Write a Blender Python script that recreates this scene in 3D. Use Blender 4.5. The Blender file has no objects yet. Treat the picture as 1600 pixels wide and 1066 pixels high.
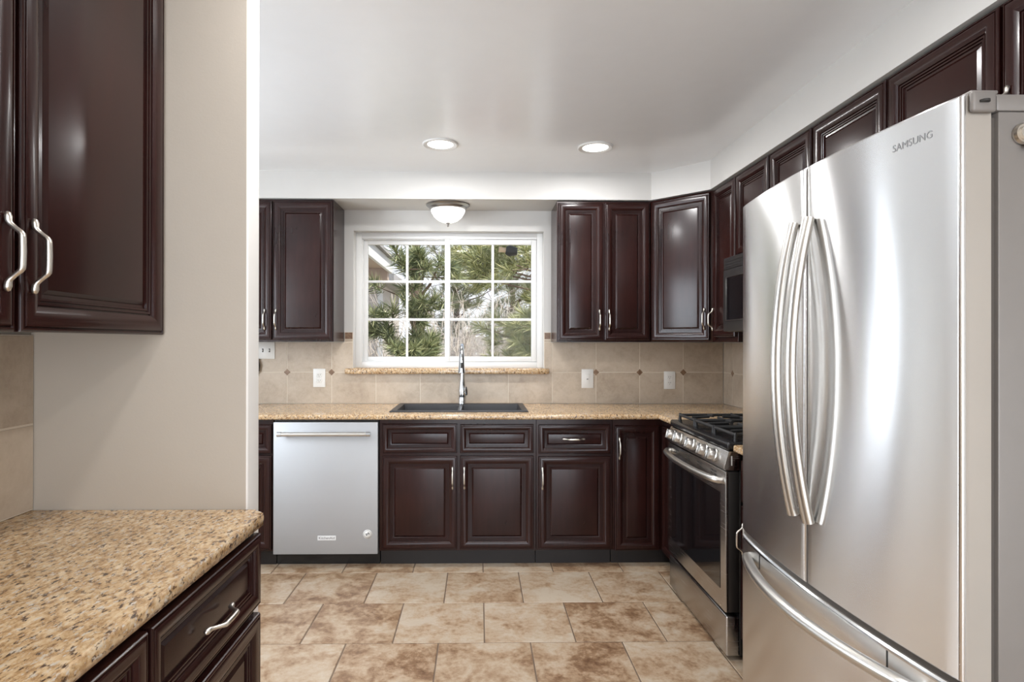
import bpy, bmesh, math, random
from mathutils import Vector, Matrix
random.seed(7)
PI = math.pi
SC = bpy.context.scene
COL = SC.collection

# ------------------------------------------------------------------ camera
cam_data = bpy.data.cameras.new('camera')
cam = bpy.data.objects.new('camera', cam_data)
COL.objects.link(cam)
cam_data.sensor_fit = 'HORIZONTAL'
cam_data.sensor_width = 36.0
cam_data.lens = 940 / 1600 * 36.0
cam_data.shift_x = (800 - 764) / 1600
cam_data.shift_y = 0.0
cam_data.clip_start = 0.02
cam.matrix_world = (Matrix.Translation((0, 0, 1.343)) @ Matrix.Rotation(-0.017, 4, 'Z')
                    @ Matrix.Rotation(PI / 2 + 0.002, 4, 'X') @ Matrix.Rotation(0.0014, 4, 'Z'))
SC.camera = cam

# ------------------------------------------------------------------ world, sun, exposure
world = bpy.data.worlds.new('world')
SC.world = world
world.use_nodes = True
wn = world.node_tree.nodes
wl = world.node_tree.links
bg = wn['Background']
tc = wn.new('ShaderNodeTexCoord')
sepw = wn.new('ShaderNodeSeparateXYZ')
rampw = wn.new('ShaderNodeValToRGB')
rampw.color_ramp.elements[0].position = 0.0
rampw.color_ramp.elements[0].color = (0.95, 0.96, 1.0, 1)
rampw.color_ramp.elements[1].position = 0.7
rampw.color_ramp.elements[1].color = (0.62, 0.76, 1.0, 1)
wl.new(tc.outputs['Generated'], sepw.inputs[0])
wl.new(sepw.outputs['Z'], rampw.inputs[0])
wl.new(rampw.outputs[0], bg.inputs['Color'])
bg.inputs['Strength'].default_value = 1.15

sun_data = bpy.data.lights.new('sun', 'SUN')
sun_data.energy = 6.0
sun_data.angle = math.radians(0.6)
sun_data.color = (1.0, 0.95, 0.86)
sun = bpy.data.objects.new('sun', sun_data)
COL.objects.link(sun)
sun.rotation_euler = Vector((-0.50, 0.16, -0.80)).to_track_quat('-Z', 'Y').to_euler()

# daylight lamps added at unseen, made-up openings to brighten the room: the patio door behind the
# camera and the garden door and side window at the
# left end of the kitchen
Y_ADDED_DOOR = 4.30
def fill_lamp(name, loc, rot, sx, sy, watts):
    ld = bpy.data.lights.new(name, 'AREA'); ld.shape = 'RECTANGLE'; ld.size = sx; ld.size_y = sy
    ld.energy = watts; ld.color = (0.84, 0.915, 1.0)
    o = bpy.data.objects.new(name, ld); COL.objects.link(o)
    o.location = loc; o.rotation_euler = rot
fill_lamp('fill_added_patio', (0.30, -3.24, 1.05), (PI / 2, 0, 0), 2.15, 1.95, 100.0)
fill_lamp('fill_added_door', (-2.08, Y_ADDED_DOOR, 1.08), (-PI / 2, 0, 0), 0.64, 1.95, 15.0)
fill_lamp('fill_added_window', (-2.56, 2.25, 1.50), (PI / 2, 0, -PI / 2), 1.14, 1.14, 52.0)

SC.view_settings.view_transform = 'Standard'
SC.view_settings.look = 'None'
SC.view_settings.gamma = 1.0
SC.view_settings.exposure = 0.16
SC.view_settings.use_curve_mapping = False
SC.cycles.use_denoising = True
SC.cycles.max_bounces = 10
SC.cycles.diffuse_bounces = 6
SC.cycles.glossy_bounces = 5
SC.cycles.transparent_max_bounces = 16
SC.cycles.sample_clamp_indirect = 6.0
SC.cycles.caustics_reflective = False
SC.cycles.caustics_refractive = False

CAN_POWER = 9.0       # each recessed lamp, watts
CAN_COLOR = (1.0, 0.99, 0.985)

# ------------------------------------------------------------------ materials
def new_mat(name):
    m = bpy.data.materials.new(name)
    m.use_nodes = True
    return m, m.node_tree.nodes, m.node_tree.links, m.node_tree.nodes['Principled BSDF']

def plain(name, color, rough=0.5, metal=0.0, coat=0.0, var=0.06, scale=12.0, emit=0.0, spec=0.5, bump=0.0, bscale=200.0):
    """A surface of one colour with a little procedural mottling."""
    m, n, l, b = new_mat(name)
    t = n.new('ShaderNodeTexCoord')
    z = n.new('ShaderNodeTexNoise')
    z.inputs['Scale'].default_value = scale
    z.inputs['Detail'].default_value = 4
    l.new(t.outputs['Object'], z.inputs['Vector'])
    mx = n.new('ShaderNodeMix'); mx.data_type = 'RGBA'
    mx.inputs['A'].default_value = tuple(c * (1 - var) for c in color) + (1,)
    mx.inputs['B'].default_value = tuple(min(1, c * (1 + var)) for c in color) + (1,)
    l.new(z.outputs['Fac'], mx.inputs['Factor'])
    l.new(mx.outputs['Result'], b.inputs['Base Color'])
    b.inputs['Roughness'].default_value = rough
    b.inputs['Metallic'].default_value = metal
    b.inputs['Coat Weight'].default_value = coat
    b.inputs['Coat Roughness'].default_value = 0.12
    b.inputs['Specular IOR Level'].default_value = spec
    if emit:
        b.inputs['Emission Color'].default_value = color + (1,)
        b.inputs['Emission Strength'].default_value = emit
    if bump:
        z2 = n.new('ShaderNodeTexNoise'); z2.inputs['Scale'].default_value = bscale
        l.new(t.outputs['Object'], z2.inputs['Vector'])
        bp = n.new('ShaderNodeBump'); bp.inputs['Strength'].default_value = bump
        bp.inputs['Distance'].default_value = 0.001
        l.new(z2.outputs['Fac'], bp.inputs['Height'])
        l.new(bp.outputs['Normal'], b.inputs['Normal'])
    return m

def wood_mat(name, dark, light, rough=0.3):
    m, n, l, b = new_mat(name)
    t = n.new('ShaderNodeTexCoord')
    mp = n.new('ShaderNodeMapping'); mp.inputs['Scale'].default_value = (9, 9, 1.2)
    z = n.new('ShaderNodeTexNoise'); z.inputs['Scale'].default_value = 6; z.inputs['Detail'].default_value = 7
    z.inputs['Distortion'].default_value = 0.1
    z2 = n.new('ShaderNodeTexNoise'); z2.inputs['Scale'].default_value = 2.2; z2.inputs['Detail'].default_value = 2
    l.new(t.outputs['Object'], mp.inputs['Vector'])
    l.new(mp.outputs['Vector'], z.inputs['Vector'])
    l.new(t.outputs['Object'], z2.inputs['Vector'])
    ad = n.new('ShaderNodeMath'); ad.operation = 'MULTIPLY_ADD'
    ad.inputs[1].default_value = 0.75
    l.new(z2.outputs['Fac'], ad.inputs[0])
    sc = n.new('ShaderNodeMath'); sc.operation = 'MULTIPLY'; sc.inputs[1].default_value = 0.25
    l.new(z.outputs['Fac'], sc.inputs[0]); l.new(sc.outputs[0], ad.inputs[2])
    r = n.new('ShaderNodeValToRGB')
    r.color_ramp.elements[0].position = 0.28; r.color_ramp.elements[0].color = dark + (1,)
    r.color_ramp.elements[1].position = 0.74; r.color_ramp.elements[1].color = light + (1,)
    l.new(ad.outputs[0], r.inputs[0])
    l.new(r.outputs[0], b.inputs['Base Color'])
    b.inputs['Roughness'].default_value = rough
    b.inputs['Specular IOR Level'].default_value = 0.2
    b.inputs['Coat Weight'].default_value = 0.22
    b.inputs['Coat Roughness'].default_value = 0.16
    return m

def granite_mat(name):
    m, n, l, b = new_mat(name)
    t = n.new('ShaderNodeTexCoord')
    mp = n.new('ShaderNodeMapping'); mp.inputs['Rotation'].default_value = (0.2, 0, 0.2)
    mp.inputs['Scale'].default_value = (1.9, 0.9, 1.5)
    l.new(t.outputs['Object'], mp.inputs['Vector'])
    def noise(s, d, rough=0.6):
        z = n.new('ShaderNodeTexNoise'); z.inputs['Scale'].default_value = s; z.inputs['Detail'].default_value = d
        z.inputs['Roughness'].default_value = rough
        l.new(mp.outputs['Vector'], z.inputs['Vector']); return z
    a = noise(50, 5, 0.66); c = noise(62, 4, 0.62); d = noise(9, 3); e = noise(70, 3, 0.7)
    r = n.new('ShaderNodeValToRGB'); cr = r.color_ramp
    cr.elements[0].position = 0.32; cr.elements[0].color = (0.25, 0.15, 0.08, 1)
    cr.elements[1].position = 0.66; cr.elements[1].color = (0.70, 0.56, 0.39, 1)
    x = cr.elements.new(0.44); x.color = (0.47, 0.30, 0.15, 1)
    x = cr.elements.new(0.54); x.color = (0.62, 0.445, 0.26, 1)
    l.new(a.outputs['Fac'], r.inputs[0])
    # dark brown flecks
    f = n.new('ShaderNodeMapRange'); f.inputs['From Min'].default_value = 0.545; f.inputs['From Max'].default_value = 0.635
    l.new(c.outputs['Fac'], f.inputs['Value'])
    mx = n.new('ShaderNodeMix'); mx.data_type = 'RGBA'; mx.inputs['B'].default_value = (0.085, 0.05, 0.035, 1)
    l.new(r.outputs[0], mx.inputs['A']); l.new(f.outputs[0], mx.inputs['Factor'])
    # pale grey quartz
    g = n.new('ShaderNodeMapRange'); g.inputs['From Min'].default_value = 0.56; g.inputs['From Max'].default_value = 0.66
    l.new(e.outputs['Fac'], g.inputs['Value'])
    mx2 = n.new('ShaderNodeMix'); mx2.data_type = 'RGBA'; mx2.inputs['B'].default_value = (0.60, 0.55, 0.48, 1)
    l.new(mx.outputs['Result'], mx2.inputs['A']); l.new(g.outputs[0], mx2.inputs['Factor'])
    # broad drift
    mx3 = n.new('ShaderNodeMix'); mx3.data_type = 'RGBA'; mx3.blend_type = 'MULTIPLY'
    r3 = n.new('ShaderNodeValToRGB')
    r3.color_ramp.elements[0].position = 0.35; r3.color_ramp.elements[0].color = (0.82, 0.78, 0.72, 1)
    r3.color_ramp.elements[1].position = 0.62; r3.color_ramp.elements[1].color = (1.0, 1.0, 1.0, 1)
    l.new(d.outputs['Fac'], r3.inputs[0])
    mx3.inputs['Factor'].default_value = 1.0
    l.new(mx2.outputs['Result'], mx3.inputs['A']); l.new(r3.outputs[0], mx3.inputs['B'])
    l.new(mx3.outputs['Result'], b.inputs['Base Color'])
    b.inputs['Roughness'].default_value = 0.16
    return m

def tile_mat(name, cols, s1, s2, rough, stretch=(1, 1, 1), tint_amt=0.25):
    """Stone-look tile; the per-tile attribute 'tint' shifts pattern and tone so that every tile differs."""
    m, n, l, b = new_mat(name)
    t = n.new('ShaderNodeTexCoord')
    at = n.new('ShaderNodeAttribute'); at.attribute_name = 'tint'
    va = n.new('ShaderNodeVectorMath'); va.operation = 'SCALE'; va.inputs['Scale'].default_value = 31.0
    l.new(at.outputs['Color'], va.inputs[0])
    vb = n.new('ShaderNodeVectorMath'); vb.operation = 'ADD'
    mp = n.new('ShaderNodeMapping'); mp.inputs['Scale'].default_value = stretch
    l.new(t.outputs['Object'], mp.inputs['Vector'])
    l.new(mp.outputs['Vector'], vb.inputs[0]); l.new(va.outputs[0], vb.inputs[1])
    z = n.new('ShaderNodeTexNoise'); z.inputs['Scale'].default_value = s1; z.inputs['Detail'].default_value = 8
    z.inputs['Roughness'].default_value = 0.62; z.inputs['Distortion'].default_value = 0.5
    z2 = n.new('ShaderNodeTexNoise'); z2.inputs['Scale'].default_value = s2; z2.inputs['Detail'].default_value = 6
    z2.inputs['Roughness'].default_value = 0.7
    l.new(vb.outputs[0], z.inputs['Vector']); l.new(vb.outputs[0], z2.inputs['Vector'])
    sp = n.new('ShaderNodeSeparateColor'); l.new(at.outputs['Color'], sp.inputs[0])
    m1 = n.new('ShaderNodeMath'); m1.operation = 'MULTIPLY_ADD'; m1.inputs[1].default_value = tint_amt
    l.new(sp.outputs[0], m1.inputs[0])
    m2 = n.new('ShaderNodeMath'); m2.operation = 'MULTIPLY_ADD'; m2.inputs[1].default_value = 0.34
    l.new(z2.outputs['Fac'], m2.inputs[0])
    m3 = n.new('ShaderNodeMath'); m3.operation = 'MULTIPLY'; m3.inputs[1].default_value = 0.66
    l.new(z.outputs['Fac'], m3.inputs[0]); l.new(m3.outputs[0], m2.inputs[2]); l.new(m2.outputs[0], m1.inputs[2])
    m4 = n.new('ShaderNodeMath'); m4.operation = 'SUBTRACT'; m4.inputs[1].default_value = tint_amt * 0.5
    l.new(m1.outputs[0], m4.inputs[0])
    r = n.new('ShaderNodeValToRGB')
    while len(r.color_ramp.elements) < len(cols): r.color_ramp.elements.new(0.5)
    for e, (p, c) in zip(r.color_ramp.elements, cols):
        e.position = p; e.color = c + (1,)
    l.new(m4.outputs[0], r.inputs[0]); l.new(r.outputs[0], b.inputs['Base Color'])
    b.inputs['Roughness'].default_value = rough
    bp = n.new('ShaderNodeBump'); bp.inputs['Strength'].default_value = 0.25; bp.inputs['Distance'].default_value = 0.002
    l.new(z2.outputs['Fac'], bp.inputs['Height']); l.new(bp.outputs['Normal'], b.inputs['Normal'])
    return m

def brushed_mat(name, color, rough=0.3, aniso=0.75, axis='Z', rot=0.0):
    """Brushed stainless steel: fine streaks in the roughness and an anisotropic highlight."""
    m, n, l, b = new_mat(name)
    t = n.new('ShaderNodeTexCoord')
    mp = n.new('ShaderNodeMapping'); mp.inputs['Scale'].default_value = (2, 2, 260)
    z = n.new('ShaderNodeTexNoise'); z.inputs['Scale'].default_value = 3; z.inputs['Detail'].default_value = 3
    l.new(t.outputs['Object'], mp.inputs['Vector']); l.new(mp.outputs['Vector'], z.inputs['Vector'])
    mr = n.new('ShaderNodeMapRange'); mr.inputs['To Min'].default_value = rough * 0.96; mr.inputs['To Max'].default_value = rough * 1.04
    l.new(z.outputs['Fac'], mr.inputs['Value']); l.new(mr.outputs[0], b.inputs['Roughness'])
    b.inputs['Base Color'].default_value = color + (1,)
    b.inputs['Metallic'].default_value = 1.0
    if aniso:
        b.inputs['Anisotropic'].default_value = aniso
        b.inputs['Anisotropic Rotation'].default_value = rot
        tg = n.new('ShaderNodeTangent'); tg.direction_type = 'RADIAL'; tg.axis = axis
        l.new(tg.outputs[0], b.inputs['Tangent'])
    return m

def glass_mat(name, tint=(1, 1, 1), strength=1.0):
    """Window glass: sees straight through, with a Fresnel reflection."""
    m = bpy.data.materials.new(name); m.use_nodes = True
    n = m.node_tree.nodes; l = m.node_tree.links
    n.remove(n['Principled BSDF'])
    tr = n.new('ShaderNodeBsdfTransparent'); tr.inputs[0].default_value = tint + (1,)
    gl = n.new('ShaderNodeBsdfGlossy'); gl.inputs['Roughness'].default_value = 0.02
    fr = n.new('ShaderNodeFresnel'); fr.inputs[0].default_value = 1.45
    mu = n.new('ShaderNodeMath'); mu.operation = 'MULTIPLY'; mu.inputs[1].default_value = strength
    mx = n.new('ShaderNodeMixShader')
    l.new(fr.outputs[0], mu.inputs[0]); l.new(mu.outputs[0], mx.inputs[0])
    l.new(tr.outputs[0], mx.inputs[1]); l.new(gl.outputs[0], mx.inputs[2])
    l.new(mx.outputs[0], n['Material Output'].inputs['Surface'])
    return m

M = {}
M['wall'] = plain('wall_paint', (0.455, 0.405, 0.345), 0.55, bump=0.15, var=0.02)
M['white_wall'] = plain('white_wall_paint', (0.61, 0.60, 0.58), 0.5, bump=0.1, var=0.02)
M['end_wall'] = plain('bright_white', (0.80, 0.785, 0.76), 0.45, var=0.01)
M['ceiling'] = plain('ceiling_paint', (0.84, 0.855, 0.87), 0.21, var=0.02, bump=0.12, bscale=120)
M['wood'] = wood_mat('cherry_wood', (0.0100, 0.0036, 0.0033), (0.034, 0.0098, 0.0078), 0.26)
M['wood_inside'] = plain('cabinet_gap', (0.012, 0.006, 0.005), 0.6)
M['toe'] = plain('toe_kick_board', (0.008, 0.005, 0.005), 0.5)
M['granite'] = granite_mat('gold_granite')
M['floor_tile'] = tile_mat('travertine_floor_tile',
    [(0.31, (0.135, 0.068, 0.035)), (0.40, (0.25, 0.148, 0.082)), (0.46, (0.37, 0.25, 0.155)), (0.52, (0.45, 0.335, 0.23)), (0.62, (0.52, 0.43, 0.33))],
    6.5, 38, 0.34, tint_amt=0.09)
M['floor_grout'] = plain('floor_grout', (0.17, 0.12, 0.085), 0.8)
M['splash_tile'] = tile_mat('beige_wall_tile',
    [(0.32, (0.37, 0.29, 0.215)), (0.50, (0.48, 0.395, 0.305)), (0.68, (0.55, 0.465, 0.37))], 7, 40, 0.42, tint_amt=0.10)
M['splash_grout'] = plain('wall_tile_grout', (0.66, 0.59, 0.49), 0.8)
M['accent_tile'] = tile_mat('brown_accent_tile', [(0.35, (0.12, 0.065, 0.035)), (0.52, (0.22, 0.13, 0.075)), (0.7, (0.34, 0.23, 0.15))], 30, 90, 0.35, tint_amt=0.1)
M['steel'] = brushed_mat('brushed_steel', (0.85, 0.855, 0.86), 0.235, 1.0, 'Z', 0.25)
M['steel_dw'] = brushed_mat('satin_steel', (0.49, 0.50, 0.515), 0.62, 0.3, 'Z', 0.25)
M['steel_dark'] = brushed_mat('range_steel', (0.56, 0.545, 0.53), 0.27, 0.8, 'Z', 0.25)
M['nickel'] = plain('satin_nickel', (0.68, 0.64, 0.58), 0.3, metal=1.0, var=0.03)
M['handle_steel'] = plain('handle_steel', (0.62, 0.60, 0.565), 0.32, metal=1.0, var=0.04)
M['chrome'] = plain('chrome', (0.62, 0.64, 0.66), 0.12, metal=1.0, var=0.02)
M['fridge_side'] = plain('fridge_side_paint', (0.235, 0.217, 0.203), 0.42, var=0.04, metal=0.15)
M['fridge_edge'] = plain('fridge_door_edge', (0.44, 0.405, 0.365), 0.38, var=0.05, metal=0.25, scale=5)
M['gasket'] = plain('gasket_and_gap_dark', (0.09, 0.078, 0.068), 0.7)  # door gasket, also the dark strips that blacken the door gaps
M['black'] = plain('black_enamel', (0.012, 0.012, 0.013), 0.22)
M['black_matte'] = plain('cast_iron', (0.02, 0.02, 0.021), 0.5)
M['black_glass'] = plain('black_glass', (0.004, 0.004, 0.005), 0.05, coat=0.5)
M['dark_steel'] = plain('dark_steel', (0.06, 0.057, 0.056), 0.35, metal=0.6)
M['sink'] = plain('composite_sink', (0.022, 0.022, 0.025), 0.42, var=0.2, scale=300)
M['white_plastic'] = plain('white_plastic', (0.78, 0.77, 0.74), 0.35, var=0.01)
M['dark_slot'] = plain('dark_slot', (0.03, 0.028, 0.025), 0.6)
M['vinyl'] = plain('white_vinyl', (0.74, 0.745, 0.74), 0.32, var=0.015)
M['glass'] = glass_mat('window_glass', strength=0.14)
M['lamp_on'] = plain('lit_lens', (1.0, 0.97, 0.92), 0.4, emit=5.0, var=0.0)
M['shade_on'] = plain('lit_frosted_glass', (1.0, 0.985, 0.96), 0.35, emit=1.25, var=0.02)
M['can_trim'] = plain('can_trim_white', (0.75, 0.75, 0.74), 0.4, var=0.01)
M['pewter'] = plain('brushed_pewter', (0.36, 0.35, 0.34), 0.3, metal=1.0, var=0.1)
M['badge'] = plain('badge_plate', (0.74, 0.75, 0.75), 0.35, var=0.02)
M['print_grey'] = plain('printed_grey', (0.075, 0.075, 0.08), 0.5)
M['logo_grey'] = plain('etched_grey', (0.30, 0.305, 0.31), 0.4, metal=0.5)
M['red_print'] = plain('red_print', (0.45, 0.07, 0.06), 0.5)
def needle_mat(name, dark, mid, light):
    """Needles of three tones, one per needle."""
    m, n, l, b = new_mat(name)
    at = n.new('ShaderNodeAttribute'); at.attribute_name = 'tint'
    r = n.new('ShaderNodeValToRGB')
    r.color_ramp.elements[0].position = 0.05; r.color_ramp.elements[0].color = dark + (1,)
    r.color_ramp.elements[1].position = 0.95; r.color_ramp.elements[1].color = light + (1,)
    e = r.color_ramp.elements.new(0.5); e.color = mid + (1,)
    l.new(at.outputs['Fac'], r.inputs[0]); l.new(r.outputs[0], b.inputs['Base Color'])
    b.inputs['Roughness'].default_value = 0.5
    return m
M['needles'] = needle_mat('pine_needles', (0.15, 0.18, 0.07), (0.40, 0.42, 0.18), (0.66, 0.62, 0.34))
M['needles_dark'] = needle_mat('green_pine_needles', (0.10, 0.13, 0.065), (0.27, 0.31, 0.16), (0.50, 0.50, 0.28))
M['needles_far'] = plain('olive_needles', (0.30, 0.31, 0.20), 0.6, var=0.4, scale=1.5)  # mottled olive green for the far trees
M['bark'] = plain('pine_bark', (0.17, 0.12, 0.09), 0.85, var=0.35, scale=30, bump=0.5, bscale=60)
M['shrub'] = plain('red_shrub_leaves', (0.42, 0.17, 0.12), 0.6, var=0.4, scale=9)
M['dry'] = plain('dry_brush', (0.46, 0.40, 0.34), 0.7, var=0.3, scale=8)
M['lawn'] = plain('winter_lawn', (0.40, 0.37, 0.27), 0.9, var=0.25, scale=3)
M['siding'] = plain('pale_siding', (0.46, 0.42, 0.395), 0.7, var=0.05)
M['trim_white'] = plain('white_trim', (0.62, 0.62, 0.62), 0.5, var=0.02)
M['eave_brown'] = plain('eave_board', (0.40, 0.31, 0.26), 0.6, var=0.08)
M['fence'] = plain('weathered_fence', (0.50, 0.46, 0.43), 0.8, var=0.2, scale=6)
M['roof'] = plain('grey_shingle', (0.30, 0.29, 0.29), 0.85, var=0.2, scale=20)
M['tan_lamp'] = plain('tan_lamp', (0.66, 0.50, 0.34), 0.4)

# ------------------------------------------------------------------ mesh helpers
def B():
    return bmesh.new()

def box(bm, x0, x1, y0, y1, z0, z1, bev=0.0, seg=2, mi=0):
    before = set(bm.faces)
    vs = [bm.verts.new((x, y, z)) for z in (z0, z1) for y in (y0, y1) for x in (x0, x1)]
    fs = [(0, 2, 3, 1), (4, 5, 7, 6), (0, 1, 5, 4), (2, 6, 7, 3), (0, 4, 6, 2), (1, 3, 7, 5)]
    es = set()
    for f in fs:
        fc = bm.faces.new([vs[i] for i in f]); es.update(fc.edges)
    if bev:
        bmesh.ops.bevel(bm, geom=list(es), offset=bev, segments=seg, profile=0.5, affect='EDGES')
    for f in bm.faces:
        if f not in before: f.material_index = mi

def prism(bm, pts, z0, z1, bev=0.0, seg=2, mi=0):
    """A vertical prism over a plan outline (counter-clockwise)."""
    before = set(bm.faces)
    lo = [bm.verts.new((p[0], p[1], z0)) for p in pts]
    hi = [bm.verts.new((p[0], p[1], z1)) for p in pts]
    k = len(pts); es = set()
    fcs = [bm.faces.new(lo[::-1]), bm.faces.new(hi)]
    for i in range(k):
        fcs.append(bm.faces.new((lo[i], lo[(i + 1) % k], hi[(i + 1) % k], hi[i])))
    for f in fcs: es.update(f.edges)
    if bev:
        bmesh.ops.bevel(bm, geom=list(es), offset=bev, segments=seg, profile=0.5, affect='EDGES')
    for f in bm.faces:
        if f not in before: f.material_index = mi

def lathe(bm, prof, n=32, center=(0, 0, 0), axis='Z', mi=0, cap=True):
    """Revolve (radius, height) pairs round an axis through center."""
    def at(r, h, a):
        c, s = r * math.cos(a), r * math.sin(a)
        v = {'Z': (c, s, h), 'Y': (c, h, s), 'X': (h, c, s)}[axis]
        return (v[0] + center[0], v[1] + center[1], v[2] + center[2])
    rings = []
    for r, h in prof:
        if r < 1e-6: rings.append([bm.verts.new(at(0, h, 0))])
        else: rings.append([bm.verts.new(at(r, h, 2 * PI * i / n)) for i in range(n)])
    out = []
    for a, b in zip(rings, rings[1:]):
        for i in range(n):
            j = (i + 1) % n
            if len(a) == 1 and len(b) == 1: continue
            if len(a) == 1: out.append(bm.faces.new((a[0], b[j], b[i])))
            elif len(b) == 1: out.append(bm.faces.new((a[i], a[j], b[0])))
            else: out.append(bm.faces.new((a[i], a[j], b[j], b[i])))
    if cap:
        for r in (rings[0], rings[-1]):
            if len(r) > 2: out.append(bm.faces.new(r))
    for f in out: f.material_index = mi; f.smooth = True

def tube(bm, pts, radii, n=12, flat=1.0, up=None, mi=0):
    """Sweep a circle (or an ellipse, flat < 1) along a polyline."""
    pts = [Vector(p) for p in pts]
    if not hasattr(radii, '__len__'): radii = [radii] * len(pts)
    rings = []
    ref = Vector(up) if up else None
    for i, p in enumerate(pts):
        t = (pts[min(i + 1, len(pts) - 1)] - pts[max(i - 1, 0)]).normalized()
        if ref is None:
            ref = Vector((0, 0, 1)) if abs(t.z) < 0.9 else Vector((1, 0, 0))
        u = (ref - t * ref.dot(t)).normalized()
        v = t.cross(u)
        if up is None: ref = u
        rings.append([bm.verts.new(p + (u * math.cos(2 * PI * k / n) + v * math.sin(2 * PI * k / n) * flat) * radii[i]) for k in range(n)])
    for a, b in zip(rings, rings[1:]):
        for k in range(n):
            f = bm.faces.new((a[k], a[(k + 1) % n], b[(k + 1) % n], b[k])); f.smooth = True; f.material_index = mi
    for r in (rings[0][::-1], rings[-1]):
        f = bm.faces.new(r); f.material_index = mi

def cells(bm, xs, ys, keep, z0, z1, bev_if=None, bev=0.012, seg=4):
    """A slab over a grid of cells: keep(i, j) says which; outer edges where bev_if(mid) holds are rounded."""
    V = {}
    def v(i, j):
        if (i, j) not in V: V[i, j] = bm.verts.new((xs[i], ys[j], z0))
        return V[i, j]
    fs = []
    for i in range(len(xs) - 1):
        for j in range(len(ys) - 1):
            if keep(i, j): fs.append(bm.faces.new((v(i, j), v(i + 1, j), v(i + 1, j + 1), v(i, j + 1))))
    ret = bmesh.ops.extrude_face_region(bm, geom=fs)
    for e in ret['geom']:
        if isinstance(e, bmesh.types.BMVert): e.co.z = z1
    bmesh.ops.recalc_face_normals(bm, faces=bm.faces)
    if bev_if:
        es = []
        for e in bm.edges:
            if len(e.link_faces) == 2 and e.calc_face_angle(0) > 0.5:
                m = (e.verts[0].co + e.verts[1].co) / 2
                if bev_if(m): es.append(e)
        bmesh.ops.bevel(bm, geom=es, offset=bev, segments=seg, profile=0.5, affect='EDGES')

def smooth_by_angle(me, deg=35):
    for p in me.polygons: p.use_smooth = True
    me.set_sharp_from_angle(angle=math.radians(deg))

def obj(name, bm, mats, parent=None, smooth=35, loc=None, rot=None):
    bmesh.ops.recalc_face_normals(bm, faces=bm.faces)
    me = bpy.data.meshes.new(name)
    bm.to_mesh(me); bm.free()
    if not isinstance(mats, (list, tuple)): mats = [mats]
    for m in mats: me.materials.append(M[m])
    if smooth: smooth_by_angle(me, smooth)
    o = bpy.data.objects.new(name, me)
    COL.objects.link(o)
    if parent: o.parent = parent
    if loc is not None: o.location = loc
    if rot is not None: o.rotation_euler = rot
    return o

def tag(o, label, cat, group=None, kind=None):
    o['label'] = label; o['category'] = cat
    if group: o['group'] = group
    if kind: o['kind'] = kind
    return o

def thing(name, label, cat, loc=(0, 0, 0), rz=0.0, group=None):
    o = bpy.data.objects.new(name, None)
    COL.objects.link(o)
    o.location = loc; o.rotation_euler = (0, 0, rz); o.empty_display_size = 0.05
    return tag(o, label, cat, group)

def struct(o, label=None, cat=None):
    o['kind'] = 'structure'
    if label: o['label'] = label
    if cat: o['category'] = cat
    return o

def text_mesh(s, size):
    """Lettering as a flat mesh in the XY plane, centred."""
    cu = bpy.data.curves.new('lettering', 'FONT')
    cu.body = s; cu.size = size; cu.align_x = 'CENTER'; cu.align_y = 'CENTER'; cu.resolution_u = 3
    o = bpy.data.objects.new('lettering', cu)
    COL.objects.link(o)
    bpy.context.view_layer.update()
    me = bpy.data.meshes.new_from_object(o.evaluated_get(bpy.context.evaluated_depsgraph_get()))
    bpy.data.objects.remove(o); bpy.data.curves.remove(cu)
    bm = bmesh.new(); bm.from_mesh(me); bpy.data.meshes.remove(me)
    return bm

def tint_faces(bm, faces, layer, t):
    for f in faces:
        for lp in f.loops: lp[layer] = (t[0], t[1], t[2], 1)

# ------------------------------------------------------------------ room dimensions
YW = 4.211            # back wall
XR = 1.729            # right wall
XL = -1.140           # left wall beside the near counter
XE = -1.716           # left end of the counter run
XN = -2.500           # left end of the kitchen behind the partition
YS, YS2 = 1.552, 1.634  # partition faces
ZC = 2.440            # ceiling
ZS = 2.264            # soffit underside
YR = -3.2             # rear wall
WX0, WX1, WZ0, WZ1 = -0.874, 0.456, 1.160, 2.120   # window opening

# ------------------------------------------------------------------ structure
# floor: 0.41 m tiles in running bond
bm = B(); lay = bm.loops.layers.float_color.new('tint')
P = 0.411; G = 0.0022
y0 = 2.692 - P * 16
for r in range(-1, 24):
    ya = y0 + r * P
    if ya > YW + 0.05 or ya < YR - P: continue
    off = 0.028 if (r - 16) % 2 == 0 else 0.028 + P / 2
    for c in range(-8, 8):
        xa = off + c * P
        if xa > XR + 0.05 or xa + P < XN - 0.05: continue
        xa2, ya2, xb2, yb2 = xa + G, ya + G, xa + P - G, ya + P - G
        t = (random.random(), random.random(), random.random())
        e = 0.0025
        lo = [bm.verts.new(p) for p in ((xa2, ya2, -0.003), (xb2, ya2, -0.003), (xb2, yb2, -0.003), (xa2, yb2, -0.003))]
        hi = [bm.verts.new(p) for p in ((xa2 + e, ya2 + e, 0), (xb2 - e, ya2 + e, 0), (xb2 - e, yb2 - e, 0), (xa2 + e, yb2 - e, 0))]
        fs = [bm.faces.new(hi), bm.faces.new(lo[::-1])] + [bm.faces.new((lo[k], lo[(k + 1) % 4], hi[(k + 1) % 4], hi[k])) for k in range(4)]
        tint_faces(bm, fs, lay, t)
box(bm, XN - 0.12, XR + 0.12, YR - 0.12, YW + 0.14, -0.12, -0.0022, mi=1)
bmf = obj('floor', bm, ['floor_tile', 'floor_grout'], smooth=None)
struct(bmf)

bm = B(); box(bm, XN - 0.12, XR + 0.12, YR - 0.12, YW + 0.14, ZC, ZC + 0.12)
struct(obj('ceiling', bm, 'ceiling', smooth=None))

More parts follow.
